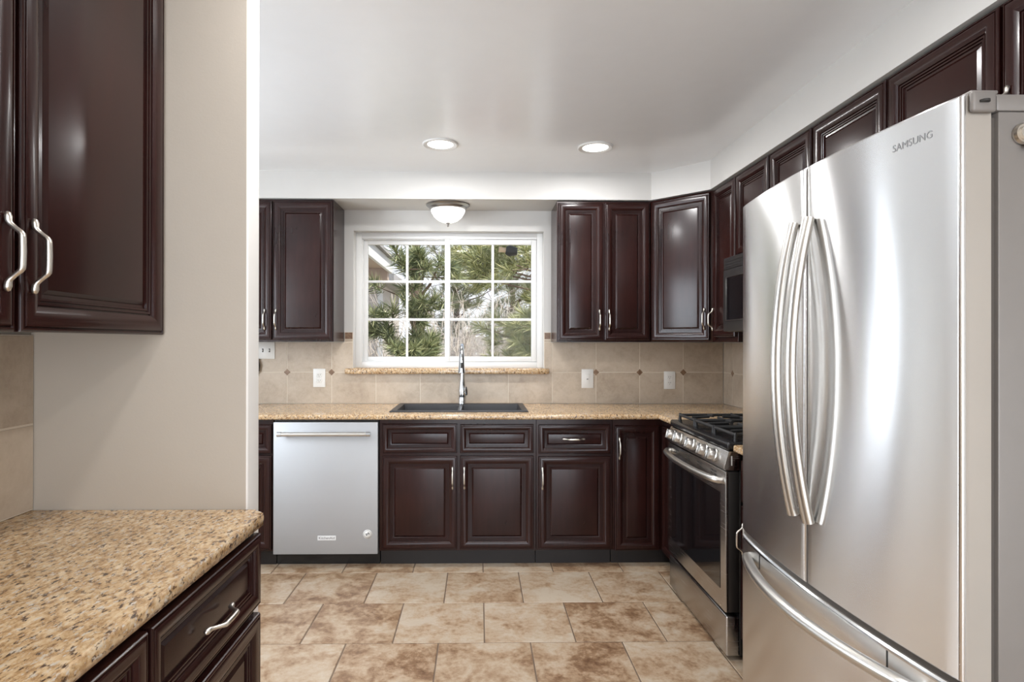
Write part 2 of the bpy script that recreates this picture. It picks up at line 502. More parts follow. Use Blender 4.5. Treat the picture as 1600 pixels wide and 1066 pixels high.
# back wall with the window opening
bm = B()
xs = [XN - 0.12, -2.42, -1.75, WX0, WX1, XR + 0.12]; zs = [0.0, WZ0, 2.08, WZ1, ZC]
V = {}
def wv(i, j):
    if (i, j) not in V: V[i, j] = bm.verts.new((xs[i], YW, zs[j]))
    return V[i, j]
fs = [bm.faces.new((wv(i, j), wv(i + 1, j), wv(i + 1, j + 1), wv(i, j + 1))) for i in range(5) for j in range(4) if (i, j) not in ((3, 1), (3, 2), (1, 0), (1, 1))]
ret = bmesh.ops.extrude_face_region(bm, geom=fs)
for e in ret['geom']:
    if isinstance(e, bmesh.types.BMVert): e.co.y = YW + 0.16
struct(obj('wall_back', bm, 'white_wall', smooth=None))

bm = B(); box(bm, XR, XR + 0.12, YR, YW, 0, ZC); struct(obj('wall_right', bm, 'white_wall', smooth=None))
bm = B(); box(bm, XL - 0.12, XL, YR, YS, 0, ZC); struct(obj('wall_left', bm, 'wall', smooth=None))
bm = B(); box(bm, XN - 0.12, XN, YS2, 1.66, 0, ZC); box(bm, XN - 0.12, XN, 2.84, YW, 0, ZC)
box(bm, XN - 0.12, XN, 1.66, 2.84, 0, 0.90); box(bm, XN - 0.12, XN, 1.66, 2.84, 2.10, ZC)
struct(obj('wall_left_far', bm, 'white_wall', smooth=None))
bm = B()
for a in (1.66, 2.225, 2.79): box(bm, XN - 0.05, XN - 0.01, a, a + 0.05, 0.90, 2.10)
for a, b in ((1.71, 2.225), (2.275, 2.79)):
    for h in (0.90, 2.05): box(bm, XN - 0.05, XN - 0.01, a, b, h, h + 0.05)
struct(obj('window_added', bm, 'vinyl', smooth=None))  # unseen window, added so that its lamp lifts the ceiling
# frame of an unseen door added in the back wall for the light it throws
bm = B()
for a in (-2.42, -1.80): box(bm, a, a + 0.05, YW + 0.03, YW + 0.08, 0, 2.08)
box(bm, -2.37, -1.80, YW + 0.03, YW + 0.08, 2.03, 2.08); box(bm, -2.37, -1.80, YW + 0.03, YW + 0.08, 0, 0.05)
struct(obj('door_added', bm, 'vinyl', smooth=None))
bm = B()
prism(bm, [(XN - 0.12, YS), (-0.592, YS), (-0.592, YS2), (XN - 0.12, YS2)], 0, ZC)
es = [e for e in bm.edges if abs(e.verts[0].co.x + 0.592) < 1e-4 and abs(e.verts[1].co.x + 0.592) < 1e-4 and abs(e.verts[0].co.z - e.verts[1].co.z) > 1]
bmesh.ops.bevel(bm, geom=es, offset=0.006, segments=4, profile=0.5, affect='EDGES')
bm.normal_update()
for f in bm.faces:                       # the end and the kitchen side get a brighter white than the front
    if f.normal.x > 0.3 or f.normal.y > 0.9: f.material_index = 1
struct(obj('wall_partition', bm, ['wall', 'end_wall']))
# rear wall of the room behind the camera, with a wide patio opening added for light
bm = B()
box(bm, XL - 0.12, -0.85, YR - 0.12, YR, 0, ZC); box(bm, 1.45, XR + 0.12, YR - 0.12, YR, 0, ZC)
box(bm, -0.85, 1.45, YR - 0.12, YR, 2.1, ZC)
struct(obj('wall_rear', bm, 'white_wall', smooth=None))
# patio frame in that added opening
bm = B()
for a, b in ((-0.85, -0.79), (0.27, 0.33), (1.39, 1.45)): box(bm, a, b, YR - 0.08, YR - 0.03, 0, 2.1)
box(bm, -0.79, 1.39, YR - 0.08, YR - 0.03, 0, 0.06); box(bm, -0.79, 1.39, YR - 0.08, YR - 0.03, 2.04, 2.1)
dr = struct(obj('door_added_rear', bm, 'vinyl', smooth=None))

# soffit over the back and right wall cabinets, cut across the corner
bm = B()
SY, SX = 3.872, 1.392
prism(bm, [(XN, SY), (1.115, SY), (SX, 3.592), (SX, -0.6), (XR, -0.6), (XR, YW), (XN, YW)], ZS, ZC)
struct(obj('trim_1', bm, 'white_wall', smooth=None))

# ------------------------------------------------------------------ window
GY = 4.325
def frame_ring(bm, x0, x1, z0, z1, w, ya, yb, bev=0.003):
    box(bm, x0, x0 + w, ya, yb, z0, z1, bev); box(bm, x1 - w, x1, ya, yb, z0, z1, bev)
    box(bm, x0 + w, x1 - w, ya, yb, z0, z0 + w, bev); box(bm, x0 + w, x1 - w, ya, yb, z1 - w, z1, bev)
bm = B()
frame_ring(bm, WX0, WX1, WZ0, WZ1, 0.042, 4.290, 4.365)
frame_ring(bm, WX0 + 0.042, WX1 - 0.042, WZ0 + 0.042, WZ1 - 0.042, 0.006, 4.305, 4.36)
win = struct(obj('window_1', bm, 'vinyl'))
# fixed sash on the right, sliding sash on the left set one track back
bm = B(); frame_ring(bm, -0.243, 0.412, 1.204, 2.076, 0.036, 4.296, 4.325); obj('sash', bm, 'vinyl', win)
bm = B()
x0, x1, z0, z1, w = -0.826, -0.205, 1.208, 2.072, 0.030
box(bm, x0, x0 + w, 4.328, 4.356, z0, z1, 0.003); box(bm, x1 - w, x1, 4.328, 4.356, z0, z1, 0.003)
box(bm, x0 + w, x1 - w, 4.328, 4.356, z0, z0 + w, 0.003); box(bm, x0 + w, x1 - w, 4.328, 4.356, z1 - w, z1, 0.003)
obj('sash', bm, 'vinyl', win)
for nm, (xa, xb, za, zb, yg, mv) in {'l': (-0.796, -0.235, 1.238, 2.042, 4.342, -0.516), 'r': (-0.207, 0.376, 1.240, 2.040, 4.3105, 0.0995)}.items():
    bm = B(); box(bm, xa, xb, yg + 0.006, yg + 0.009, za, zb); obj('pane', bm, 'glass', win, smooth=None)
    bm = B()
    box(bm, mv - 0.009, mv + 0.009, yg - 0.003, yg + 0.0045, za, zb, 0.002)
    for h in (1.505, 1.778):
        box(bm, xa, mv - 0.009, yg - 0.003, yg + 0.0045, h - 0.009, h + 0.009, 0.002)
        box(bm, mv + 0.009, xb, yg - 0.003, yg + 0.0045, h - 0.009, h + 0.009, 0.002)
    obj('muntin_grid', bm, 'vinyl', win)
bm = B(); box(bm, -0.225, -0.213, 4.288, 4.2955, 1.62, 1.70, 0.002); obj('sash_latch', bm, 'vinyl', win)
# granite ledge under it
bm = B()
cells(bm, [-0.925, 0.490], [4.160, YW - 0.0100], lambda i, j: True, 1.122, 1.1600,
      lambda m: m.y < 4.165 or m.x < -0.92 or m.x > 0.485, 0.010, 3)
box(bm, WX0 + 0.001, WX1 - 0.001, YW - 0.0100, 4.289, 1.1602, 1.1630)
obj('window_sill', bm, 'granite', win)

# ------------------------------------------------------------------ tiled backsplash
Z0, ZG, ZT = 0.9155, 1.133, 1.3425
def splash(name, u0, u1, lines, top, to3d, diamonds, strips=()):
    """Tiles on a wall: u runs along the wall. lines: vertical joints; strips: (u0, u1, z0, z1, accent) cells of their own."""
    bm = B(); lay = bm.loops.layers.float_color.new('tint')
    def slab(ua, ub, za, zb, mi, thick=0.0085, g=0.0016):
        ua += g; ub -= g; za += g; zb -= g
        if ub - ua < 0.004 or zb - za < 0.004: return
        e = 0.0015
        lo = [bm.verts.new(to3d(*p)) for p in ((ua, 0.005, za), (ub, 0.005, za), (ub, 0.005, zb), (ua, 0.005, zb))]
        hi = [bm.verts.new(to3d(*p)) for p in ((ua + e, thick, za + e), (ub - e, thick, za + e), (ub - e, thick, zb - e), (ua + e, thick, zb - e))]
        fs = [bm.faces.new(hi), bm.faces.new(lo[::-1])] + [bm.faces.new((lo[k], lo[(k + 1) % 4], hi[(k + 1) % 4], hi[k])) for k in range(4)]
        for f in fs: f.material_index = mi
        tint_faces(bm, fs, lay, (random.random(), random.random(), random.random()))
    cuts = [u0] + sorted(x for x in lines if u0 < x < u1) + [u1]
    for a, b in zip(cuts, cuts[1:]):
        for za, zb in ((Z0, ZG), (ZG, top)):
            if zb <= ZG or not (name == 'back' and b > -0.874 + 0.01 and a < 0.456 - 0.01):
                slab(a, b, za, zb, 0)
            else:                                   # beside the window only slivers remain
                if a < -0.874: slab(a, -0.876, za, zb, 0)
                if b > 0.456: slab(0.458, b, za, zb, 0)
    for s in strips: slab(*s[:4], s[4])
    for u in diamonds:
        d = 0.024
        lo = [bm.verts.new(to3d(*p)) for p in ((u - d, 0.006, ZG), (u, 0.006, ZG - d), (u + d, 0.006, ZG), (u, 0.006, ZG + d))]
        d -= 0.002
        hi = [bm.verts.new(to3d(*p)) for p in ((u - d, 0.0095, ZG), (u, 0.0095, ZG - d), (u + d, 0.0095, ZG), (u, 0.0095, ZG + d))]
        fs = [bm.faces.new(hi), bm.faces.new(lo[::-1])] + [bm.faces.new((lo[k], lo[(k + 1) % 4], hi[(k + 1) % 4], hi[k])) for k in range(4)]
        for f in fs: f.material_index = 1
        tint_faces(bm, fs, lay, (random.random(), random.random(), random.random()))
    # grout bed
    def bed(ua, ub, za, zb):
        p = [to3d(ua, 0.0, za), to3d(ub, 0.0072, zb)]
        box(bm, min(p[0][0], p[1][0]), max(p[0][0], p[1][0]), min(p[0][1], p[1][1]), max(p[0][1], p[1][1]), za, zb, mi=2)
    if name == 'back':
        bed(u0, u1, Z0, 1.139); bed(u0, -0.876, 1.139, top); bed(0.458, u1, 1.139, top)
        bed(-0.933, -0.876, top, 1.412); bed(0.458, 0.505, top, 1.412)
    else:
        bed(u0, u1, Z0, top)
    return bm
xt = [-1.3306 - 0.3075] + [-1.3306 + 0.3075 * k for k in range(10)]
bm = splash('back', XE, XR - 0.010, xt, ZT, lambda u, d, z: (u, YW - d, z),
            [-1.638, -1.3306, -1.0231, 0.8219, 1.1294, 1.4369],
            [(-0.933, -0.876, 1.3425, 1.362, 0), (-0.933, -0.876, 1.362, 1.412, 1), (0.458, 0.505, 1.3425, 1.362, 0), (0.458, 0.505, 1.362, 1.412, 1)])
struct(obj('trim_2', bm, ['splash_tile', 'accent_tile', 'splash_grout'], smooth=None))
ly = [YW - 0.16 - 0.3075 * k for k in range(8)]
bm = splash('right', 1.98, YW - 0.010, ly, ZT, lambda u, d, z: (XR - d, u, z), ly)
struct(obj('trim_3', bm, ['splash_tile', 'accent_tile', 'splash_grout'], smooth=None))
ly = [YS - 0.004 - 0.3075 * k for k in range(1, 8)]
bm = splash('left', -0.6, YS - 0.002, ly, 1.36, lambda u, d, z: (XL + d, u, z), ly[1:])
struct(obj('trim_4', bm, ['splash_tile', 'accent_tile', 'splash_grout'], smooth=None))

# ------------------------------------------------------------------ cabinets
PROF = [(0, 0), (0, 13), (1.5, 16.5), (4, 18.6), (6.5, 18.8), (7.3, 15.2), (9.0, 15.2), (10, 18.8), (14, 20), (24, 20.5), (31, 19.6), (38, 17.4), (44, 14.6), (46.5, 13.4),
        (47.3, 8.2), (49.6, 8.0), (50.4, 11.2), (54.8, 11.0), (55.6, 6.0), (57.8, 5.8), (58.6, 8.6), (62.6, 8.4), (63.6, 3.0), (71, 2.0), (80, 8.0), (82.5, 8.4)]
def door_bm(w, h, k=1.0):
    """A raised-panel front: mitred mouldings round a flat panel. Local x 0..w, z 0..h, front towards -y."""
    k = min(k, (min(w, h) / 2 - 0.008) / 0.083)
    bm = B(); rings = []
    for ins, ht in PROF:
        i, y = ins * 0.001 * k, -ht * 0.001
        rings.append([bm.verts.new(p) for p in ((i, y, i), (w - i, y, i), (w - i, y, h - i), (i, y, h - i))])
    for a, b in zip(rings, rings[1:]):
        for q in range(4): bm.faces.new((a[q], a[(q + 1) % 4], b[(q + 1) % 4], b[q]))
    bm.faces.new(rings[-1]); bm.faces.new(rings[0][::-1])
    return bm

def pull_bm(L=0.133):
    """A wavy arched cabinet pull along local z, standing off towards -y."""
    bm = B(); h = L / 2
    path = [(-h, -0.004, 3.0), (-h + 0.002, -0.0052, 5.2), (-h + 0.008, -0.0066, 6.3), (-h + 0.015, -0.0074, 5.6), (-h + 0.020, -0.0105, 4.4),
            (-h + 0.0275, -0.0195, 4.0), (-h + 0.034, -0.0275, 4.6), (-h + 0.038, -0.0300, 5.3), (-h + 0.043, -0.0306, 5.4), (0.0, -0.0312, 5.6)]
    full = path + [(-z, y, r) for z, y, r in path[-2::-1]]
    tube(bm, [(0, y, z) for z, y, r in full], [r * 0.001 for z, y, r in full], 12, up=(1, 0, 0))
    return bm
PULL = {}
def pull(parent, x, y, z, horizontal=False):
    if 'me' not in PULL:
        o = obj('handle', pull_bm(), 'nickel', parent, 60); PULL['me'] = o.data
    else:
        o = bpy.data.objects.new('handle', PULL['me']); COL.objects.link(o); o.parent = parent
    o['label'] = 'satin nickel pull'
    o.location = (x, y, z)
    if horizontal: o.rotation_euler = (0, PI / 2, 0)
    return o

def front(parent, kind, x0, x1, z0, z1, y, handle=None, k=1.0):
    """A door or drawer front on a cabinet: local coordinates of the cabinet; handle (x, z, horizontal)."""
    o = obj(kind, door_bm(x1 - x0, z1 - z0, k), 'wood', parent, 22, loc=(x0, y, z0))
    if handle: pull(o, handle[0] - x0, -0.0195, handle[1] - z0, handle[2])
    return o

def cabinet(name, label, loc, rz, w, d, z0, z1, fronts, toe=0.0, group=None, cavity=0.0):
    t = thing(name, label, 'cabinet', loc, rz, group)
    bm = B()
    if cavity:                                   # room for a sink: solid below, thin sides and front above
        box(bm, 0, w, -d, 0, z0 + toe, cavity); box(bm, 0, w, -d, -d + 0.019, cavity, z1)
        box(bm, 0, 0.018, -d + 0.019, 0, cavity, z1); box(bm, w - 0.018, w, -d + 0.019, 0, cavity, z1)
    else:
        box(bm, 0, w, -d, 0, z0 + toe, z1, 0.0012, 1)
    obj('body', bm, 'wood', t)
    if toe:
        bm = B(); box(bm, 0.001, w - 0.001, -d + 0.055, -0.01, z0, z0 + toe); obj('toe_kick', bm, 'toe', t, None)
    for f in fronts: front(t, f[0], f[1], f[2], f[3], f[4], -d - 0.0005, f[5] if len(f) > 5 else None, f[6] if len(f) > 6 else 1.0)
    return t

YB = YW - 0.010
ZTOP = 0.8825
# back run, left to right (local x = world X - x0)
def back_base(label, x0, x1, fronts, **kw):
    fr = [(f[0], f[1] - x0, f[2] - x0) + tuple(f[3:5]) + ((None if f[5] is None else (f[5][0] - x0,) + f[5][1:]),) + tuple(f[6:]) for f in fronts]
    return cabinet('base_cabinet', label, (x0, YB, 0), 0, x1 - x0, YB - 3.602, 0, ZTOP, fr, toe=0.098, **kw)
back_base('narrow dark cherry base cabinet half hidden by the partition, left of the dishwasher', -1.690, -1.219,
          [('drawer', -1.684, -1.226, 0.680, 0.853, (-1.455, 0.766, True), 0.75), ('door', -1.684, -1.226, 0.110, 0.667, (-1.64, 0.535, False))])
back_base('dark cherry sink base cabinet with two doors and two false drawer fronts under the sink', -0.591, 0.344,
          [('drawer_front', -0.573, -0.128, 0.682, 0.856, None, 0.75), ('drawer_front', -0.110, 0.329, 0.682, 0.853, None, 0.75),
           ('door', -0.573, -0.128, 0.110, 0.665, (-0.154, 0.535, False)), ('door', -0.110, 0.329, 0.110, 0.665, (-0.084, 0.535, False))], cavity=0.69)
back_base('dark cherry base cabinet with one pulled drawer over one door, right of the sink', 0.346, 0.802,
          [('drawer', 0.359, 0.790, 0.677, 0.851, (0.568, 0.766, True), 0.75), ('door', 0.359, 0.790, 0.110, 0.661, (0.381, 0.531, False))])

# corner base cabinet (L-shaped) with two narrow doors meeting in the corner
t = thing('corner_base_cabinet', 'corner base cabinet with a tall narrow door beside the gas range', 'cabinet', (0.804, YB, 0))
ox, oy = 0.804, YB
def loc_pts(ps): return [(x - ox, y - oy) for x, y in ps]
bm = B(); prism(bm, loc_pts([(0.804, 3.602), (1.110, 3.602), (1.110, 3.290), (1.719, 3.290), (1.719, YB), (0.804, YB)]), 0.098, ZTOP); obj('body', bm, 'wood', t, None)
bm = B(); prism(bm, loc_pts([(0.806, 3.657), (1.165, 3.657), (1.165, 3.294), (1.715, 3.294), (1.715, YB - .01), (0.806, YB - .01)]), 0, 0.098); obj('toe_kick', bm, 'toe', t, None)
front(t, 'door', 0.815 - ox, 1.082 - ox, 0.098, 0.845, 3.6015 - oy, (0.841 - ox, 0.710, False))
o = obj('door', door_bm(0.270, 0.747), 'wood', t, 22, loc=(1.1095 - ox, 3.572 - oy, 0.098), rot=(0, 0, -PI / 2))

# wall cabinets on the back wall
ZU0, ZU1 = 1.3455, 2.2605
DU = YB - 3.8965
cabinet('wall_cabinet', 'two-door dark cherry wall cabinet left of the window', (-1.712, YB, 0), 0, 0.776, DU, ZU0, ZU1,
        [('door', 0.010, 0.383, ZU0 + 0.012, ZU1 - 0.014, (0.341, 1.487, False)), ('door', 0.393, 0.768, ZU0 + 0.012, ZU1 - 0.014, (0.413, 1.487, False))])
cabinet('wall_cabinet', 'two-door reddish cherry wall cabinet right of the window', (0.506, YB, 0), 0, 0.610, DU, ZU0, ZU1,
        [('door', 0.009, 0.298, ZU0 + 0.012, ZU1 - 0.014, (0.274, 1.487, False)), ('door', 0.311, 0.600, ZU0 + 0.012, ZU1 - 0.014, (0.337, 1.487, False))])
# diagonal corner wall cabinet
t = thing('corner_wall_cabinet', 'diagonal corner wall cabinet with one door reflecting light', 'cabinet', (1.118, YB, 0))
ox, oy = 1.118, YB
A, Bp = Vector((1.1185, 3.8965)), Vector((1.4135, 3.6015))
bm = B(); prism(bm, loc_pts([A, Bp, (1.718, 3.6015), (1.718, YB), (1.1185, YB)]), ZU0, ZU1, 0.001, 1); obj('body', bm, 'wood', t)
dL = (Bp - A).length; dv = (Bp - A).normalized()
st = A + dv * 0.016 + Vector((-dv.y, dv.x)) * -0.0006
o = obj('door', door_bm(dL - 0.034, ZU1 - ZU0 - 0.024), 'wood', t, 22, loc=(st.x - ox, st.y - oy, ZU0 + 0.012), rot=(0, 0, math.atan2(dv.y, dv.x)))
pull(o, dL - 0.034 - 0.028, -0.0195, 0.128)

# right-hand run: local x runs towards the camera from the given far end
XB = XR - 0.010
DR = XB - 1.4145
def right_cab(name, label, yfar, w, z0, z1, fronts, d=DR, toe=0.0):
    return cabinet(name, label, (XB, yfar, 0), -PI / 2, w, d, z0, z1, fronts, toe)
right_cab('wall_cabinet', 'narrow single-door wall cabinet between the corner cabinet and the microwave', 3.6005, 0.344, ZU0, ZU1,
          [('door', 0.031, 0.337, ZU0 + 0.030, ZU1 - 0.012, (0.050, 1.480, False))])
right_cab('wall_cabinet', 'short two-door wall cabinet above the black microwave', 3.2555, 0.752, 1.800, ZU1,
          [('door', 0.008, 0.371, 1.812, ZU1 - 0.012, (0.340, 1.915, False)), ('door', 0.389, 0.744, 1.812, ZU1 - 0.012, (0.42, 1.915, False))])
right_cab('wall_cabinet', 'two-door wall cabinet over the refrigerator', 2.5025, 0.916, 1.830, ZU1,
          [('door', 0.010, 0.458, 1.842, ZU1 - 0.012, (0.428, 1.945, False)), ('door', 0.470, 0.908, 1.842, ZU1 - 0.012, (0.50, 1.945, False))])
right_cab('wall_cabinet', 'wall cabinet cut off by the upper right corner, handle tip above the refrigerator hinge', 1.5855, 0.760, 1.830, ZU1,
          [('door', 0.004, 0.374, 1.842, ZU1 - 0.012, (0.028, 1.953, False)), ('door', 0.386, 0.756, 1.842, ZU1 - 0.012, (0.72, 1.953, False))])
right_cab('base_cabinet', 'dark cherry base cabinet hidden between the range and the refrigerator', 2.497, 0.497, 0, ZTOP,
          [('drawer', 0.01, 0.487, 0.68, 0.853, (0.25, 0.766, True), 0.75), ('door', 0.01, 0.487, 0.11, 0.665, (0.05, 0.535, False))], d=XB - 1.110, toe=0.098)

# left-hand run beside the camera: local x runs away from the camera
t = cabinet('wall_cabinet', 'large two-door wall cabinet at the upper left corner with tall panelled doors', (XL + 0.010, 0.556, 0), PI / 2, 0.989, 0.311, 1.366, 2.300,
            [('door', 0.006, 0.498, 1.360, 2.288, (0.470, 1.495, False)), ('door', 0.510, 0.988, 1.360, 2.288, (0.532, 1.495, False))])
t = cabinet('base_cabinet', 'base cabinet under the near speckled counter, lower left corner', (XL + 0.010, 0.526, 0), PI / 2, 0.990, 0.568, 0, ZTOP,
            [('drawer', 0.006, 0.476, 0.690, 0.866, (0.24, 0.775, True), 0.75), ('drawer', 0.486, 0.988, 0.690, 0.866, (0.733, 0.770, True), 0.75),
             ('door', 0.006, 0.476, 0.110, 0.668, (0.446, 0.535, False)), ('door', 0.486, 0.988, 0.110, 0.668, (0.516, 0.535, False))], toe=0.098)

# ------------------------------------------------------------------ counters
bm = B()
cells(bm, [XE, -0.520, 0.282, 1.068, XR - 0.002], [3.284, 3.553, 3.708, 4.148, YW - 0.002],
      lambda i, j: (j >= 1 or i == 3) and not (i == 1 and j == 2), 0.884, 0.914,
      lambda m: (m.y < 3.556 and m.x < 1.07 and abs(m.z - 0.899) > 0.005) or (m.x < 1.07 and m.y < 3.55 and abs(m.z - .899) > .005), 0.011, 4)
ct = obj('countertop', bm, 'granite')
tag(ct, 'L-shaped gold granite countertop along the back wall around the sink', 'countertop')
bm = B()
cells(bm, [1.062, XR - 0.002], [1.992, 2.500], lambda i, j: True, 0.884, 0.914,
      lambda m: m.x < 1.065, 0.013, 4)
tag(obj('countertop', bm, 'granite'), 'short piece of granite countertop between the range and the refrigerator', 'countertop')
# near counter: rounded free corner
bm = B()
R = 0.030; xe, ye = -0.540, 1.5495
pts = [(XL + 0.0005, -0.45), (xe, -0.45)] + [(xe - R + R * math.cos(a), ye - R + R * math.sin(a)) for a in [PI / 2 * i / 6 for i in range(7)]] + [(XL + 0.0005, ye)]
prism(bm, pts, 0.884, 0.914)
es = [e for e in bm.edges if abs(e.verts[0].co.z - e.verts[1].co.z) < 1e-5 and min(e.verts[0].co.x, e.verts[1].co.x) > -0.60]
bmesh.ops.bevel(bm, geom=es, offset=0.0125, segments=5, profile=0.5, affect='EDGES')
tag(obj('countertop', bm, 'granite'), 'near gold granite countertop in the lower left corner against the partition', 'countertop')

# ------------------------------------------------------------------ sink and faucet
t = thing('kitchen_sink', 'black composite double-bowl drop-in sink under the window', 'sink', (-0.119, 3.93, 0.9145))
bm = B()
x0, x1, ya, yb = -0.427, 0.425, -0.248, 0.240
bx = [(-0.386, -0.012), (0.012, 0.386)]
by0, by1 = -0.205, 0.170
cells(bm, [x0, bx[0][0], bx[0][1], bx[1][0], bx[1][1], x1], [ya, by0, by1, yb], lambda i, j: not (j == 1 and i in (1, 3)), 0.0, 0.007,
      lambda m: m.z > 0.003 and (m.x < x0 + .001 or m.x > x1 - .001 or m.y < ya + .001 or m.y > yb - .001), 0.004, 2)
obj('rim', bm, 'sink', t)
for a, b in bx:
    bm = B()
    V2 = [[bm.verts.new((x, y, z)) for x, y in ((a + i, by0 + i), (b - i, by0 + i), (b - i, by1 - i), (a + i, by1 - i))] for i, z in ((0, 0.004), (0.004, -0.01), (0.012, -0.18), (0.04, -0.2))]
    for p, q in zip(V2, V2[1:]):
        for k in range(4): bm.faces.new((p[k], p[(k + 1) % 4], q[(k + 1) % 4], q[k]))
    bm.faces.new(V2[-1])
    o = obj('bowl', bm, 'sink', t)
    bm = B(); lathe(bm, [(0.0, -0.1985), (0.035, -0.1985), (0.042, -0.197), (0.044, -0.1995)], 24, ((a + b) / 2, -0.02, 0)); obj('drain', bm, 'chrome', o)

t = thing('faucet', 'chrome pull-down faucet behind the sink', 'faucet', (-0.112, 4.125, 0.9220))
bm = B(); lathe(bm, [(0.0, 0), (0.029, 0), (0.029, 0.006), (0.027, 0.012), (0.0265, 0.045), (0.0, 0.045)], 28); obj('base', bm, 'chrome', t)
bm = B(); lathe(bm, [(0.0, 0.043), (0.0245, 0.043), (0.0265, 0.075), (0.0255, 0.10), (0.020, 0.135), (0.0155, 0.17), (0.0135, 0.20), (0.0130, 0.235), (0.0, 0.235)], 28)
obj('body', bm, 'chrome', t)
bm = B()
path = [(0, 0, 0.23)] + [(0, -0.085 + 0.085 * math.cos(a), 0.315 + 0.085 * math.sin(a)) for a in [PI * i / 16 for i in range(0, 15)]]
tube(bm, path, 0.0125, 16, up=(1, 0, 0)); obj('spout', bm, 'chrome', t, 60)
bm = B()
p0 = Vector(path[-1]); p1 = p0 + Vector((0, -0.022, -0.13)); dd = p1 - p0
tube(bm, [p0, p0 + dd * 0.05, p0 + dd * 0.3, p0 + dd * 0.75, p0 + dd * 0.93, p1], [0.0135, 0.0165, 0.0175, 0.0205, 0.024, 0.0245], 20, up=(1, 0, 0))
sh = obj('spray_head', bm, 'chrome', t, 60)
bm = B(); q = p0 + dd * 0.62 + Vector((0, -0.0205, 0.002)); box(bm, -0.0065, 0.0065, q.y - 0.003, q.y + 0.004, q.z - 0.026, q.z + 0.02, 0.003); obj('button', bm, 'dark_slot', sh)
bm = B(); tube(bm, [(0.022, -0.004, 0.060), (0.030, -0.010, 0.066), (0.031, -0.020, 0.088), (0.027, -0.026, 0.118)], [0.008, 0.007, 0.006, 0.0045], 12); obj('lever', bm, 'chrome', t, 60)

# ------------------------------------------------------------------ dishwasher
t = thing('dishwasher', 'stainless dishwasher with a bar handle and badge', 'dishwasher', (-0.9055, YB, 0))
bm = B(); box(bm, -0.3095, 0.3095, 3.612 - YB, -0.01, 0.10, 0.880); obj('body', bm, 'black', t, None)
bm = B(); box(bm, -0.309, 0.309, 3.66 - YB, -0.02, 0, 0.0995); obj('toe_kick', bm, 'black', t, None)
bm = B(); box(bm, -0.3075, 0.3085, 3.578 - YB, 3.6115 - YB, 0.086, 0.868, 0.003, 2); dp = obj('door', bm, 'steel_dw', t)
yf = 3.578 - YB
bm = B()
tube(bm, [(-0.262, yf - 0.042, 0.802), (0.262, yf - 0.042, 0.802)], 0.0125, 20); obj('handle', bm, 'handle_steel', dp, 60)
for s in (-1, 1):
    bm = B(); tube(bm, [(s * 0.240, yf + 0.0005, 0.802), (s * 0.240, yf - 0.042, 0.802)], 0.009, 14)
    tube(bm, [(s * 0.246, yf - 0.042, 0.802), (s * 0.272, yf - 0.042, 0.802)], 0.0145, 20); obj('handle_post', bm, 'chrome', dp, 60)
bm = B(); box(bm, -0.046, 0.062, yf - 0.0022, yf - 0.0001, 0.169, 0.1965, 0.0009, 1); bd = obj('badge', bm, 'badge', dp)
bm = text_mesh('KitchenAid', 0.021)
obj('badge_lettering', bm, 'print_grey', dp, None, loc=(0.008, yf - 0.0026, 0.1825), rot=(PI / 2, 0, 0))
bm = B(); lathe(bm, [(0.0, 0), (0.0265, 0), (0.0265, -0.0012), (0.0, -0.0012)], 32, (0.249, yf - 0.0001, 0.204), 'Y')
sk = obj('sticker', bm, 'white_plastic', dp, None)
bm = B()
lathe(bm, [(0.021, -0.0014), (0.0225, -0.0014), (0.0225, -0.0018), (0.021, -0.0018), (0.021, -0.0014)], 32, (0.249, yf - 0.0001, 0.204), 'Y', cap=False)
box(bm, 0.236, 0.262, yf - 0.0019, yf - 0.0014, 0.2045, 0.2085); box(bm, 0.239, 0.247, yf - 0.0019, yf - 0.0014, 0.197, 0.2025); box(bm, 0.249, 0.258, yf - 0.0019, yf - 0.0014, 0.2105, 0.2145)
obj('sticker_print', bm, 'print_grey', dp, None)

# ------------------------------------------------------------------ gas range (local x = towards camera, front = -y -> world -X)
YRF, YRN = 3.279, 2.514
W = YRF - YRN
t = thing('gas_range', 'stainless gas range with black cast iron grates', 'range', (XR - 0.012, YRF, 0), -PI / 2)
def ly_(X): return -(XR - 0.012 - X)
bm = B(); box(bm, 0.002, W - 0.002, ly_(1.100), -0.03, 0.02, 0.885, 0.002, 1); obj('body', bm, 'black', t)
for px_ in (0.04, W - 0.04):
    for py_ in (ly_(1.14), -0.08):
        bm = B(); lathe(bm, [(0.0, 0), (0.016, 0), (0.016, 0.0205), (0, 0.0205)], 12, (px_, py_, 0)); obj('foot', bm, 'black', t)
bm = B(); box(bm, 0.004, W - 0.004, ly_(1.045), ly_(1.0995), 0.020, 0.187, 0.006, 3); obj('drawer', bm, 'steel_dark', t)
# oven door
bm = B(); box(bm, 0.003, W - 0.003, ly_(1.052), ly_(1.0995), 0.205, 0.798, 0.003, 2, mi=1)
box(bm, 0.002, W - 0.002, ly_(1.0395), ly_(1.0515), 0.205, 0.798, 0.004, 2); od = obj('oven_door', bm, ['steel_dark', 'dark_steel'], t)
bm = B(); box(bm, 0.062, W - 0.055, ly_(1.0375), ly_(1.0393), 0.288, 0.702, 0.0006, 1); obj('window', bm, 'black_glass', od)
for k in range(4):
    bm = B(); c = 0.13 + k * 0.168
    for dz in (0, 0.014):
        for s in (-0.030, 0.006): box(bm, c + s, c + s + 0.027, ly_(1.0385), ly_(1.0394), 0.762 + dz, 0.767 + dz)
    obj('vent_slots', bm, 'dark_slot', od, None)
bm = B()
hp = []
for i in range(25):
    u = i / 24; x = 0.030 + u * (W - 0.060)
    hp.append((x, ly_(1.0385 - 0.016 - 0.042 * (1 - (2 * u - 1) ** 2) ** 0.6), 0.757))
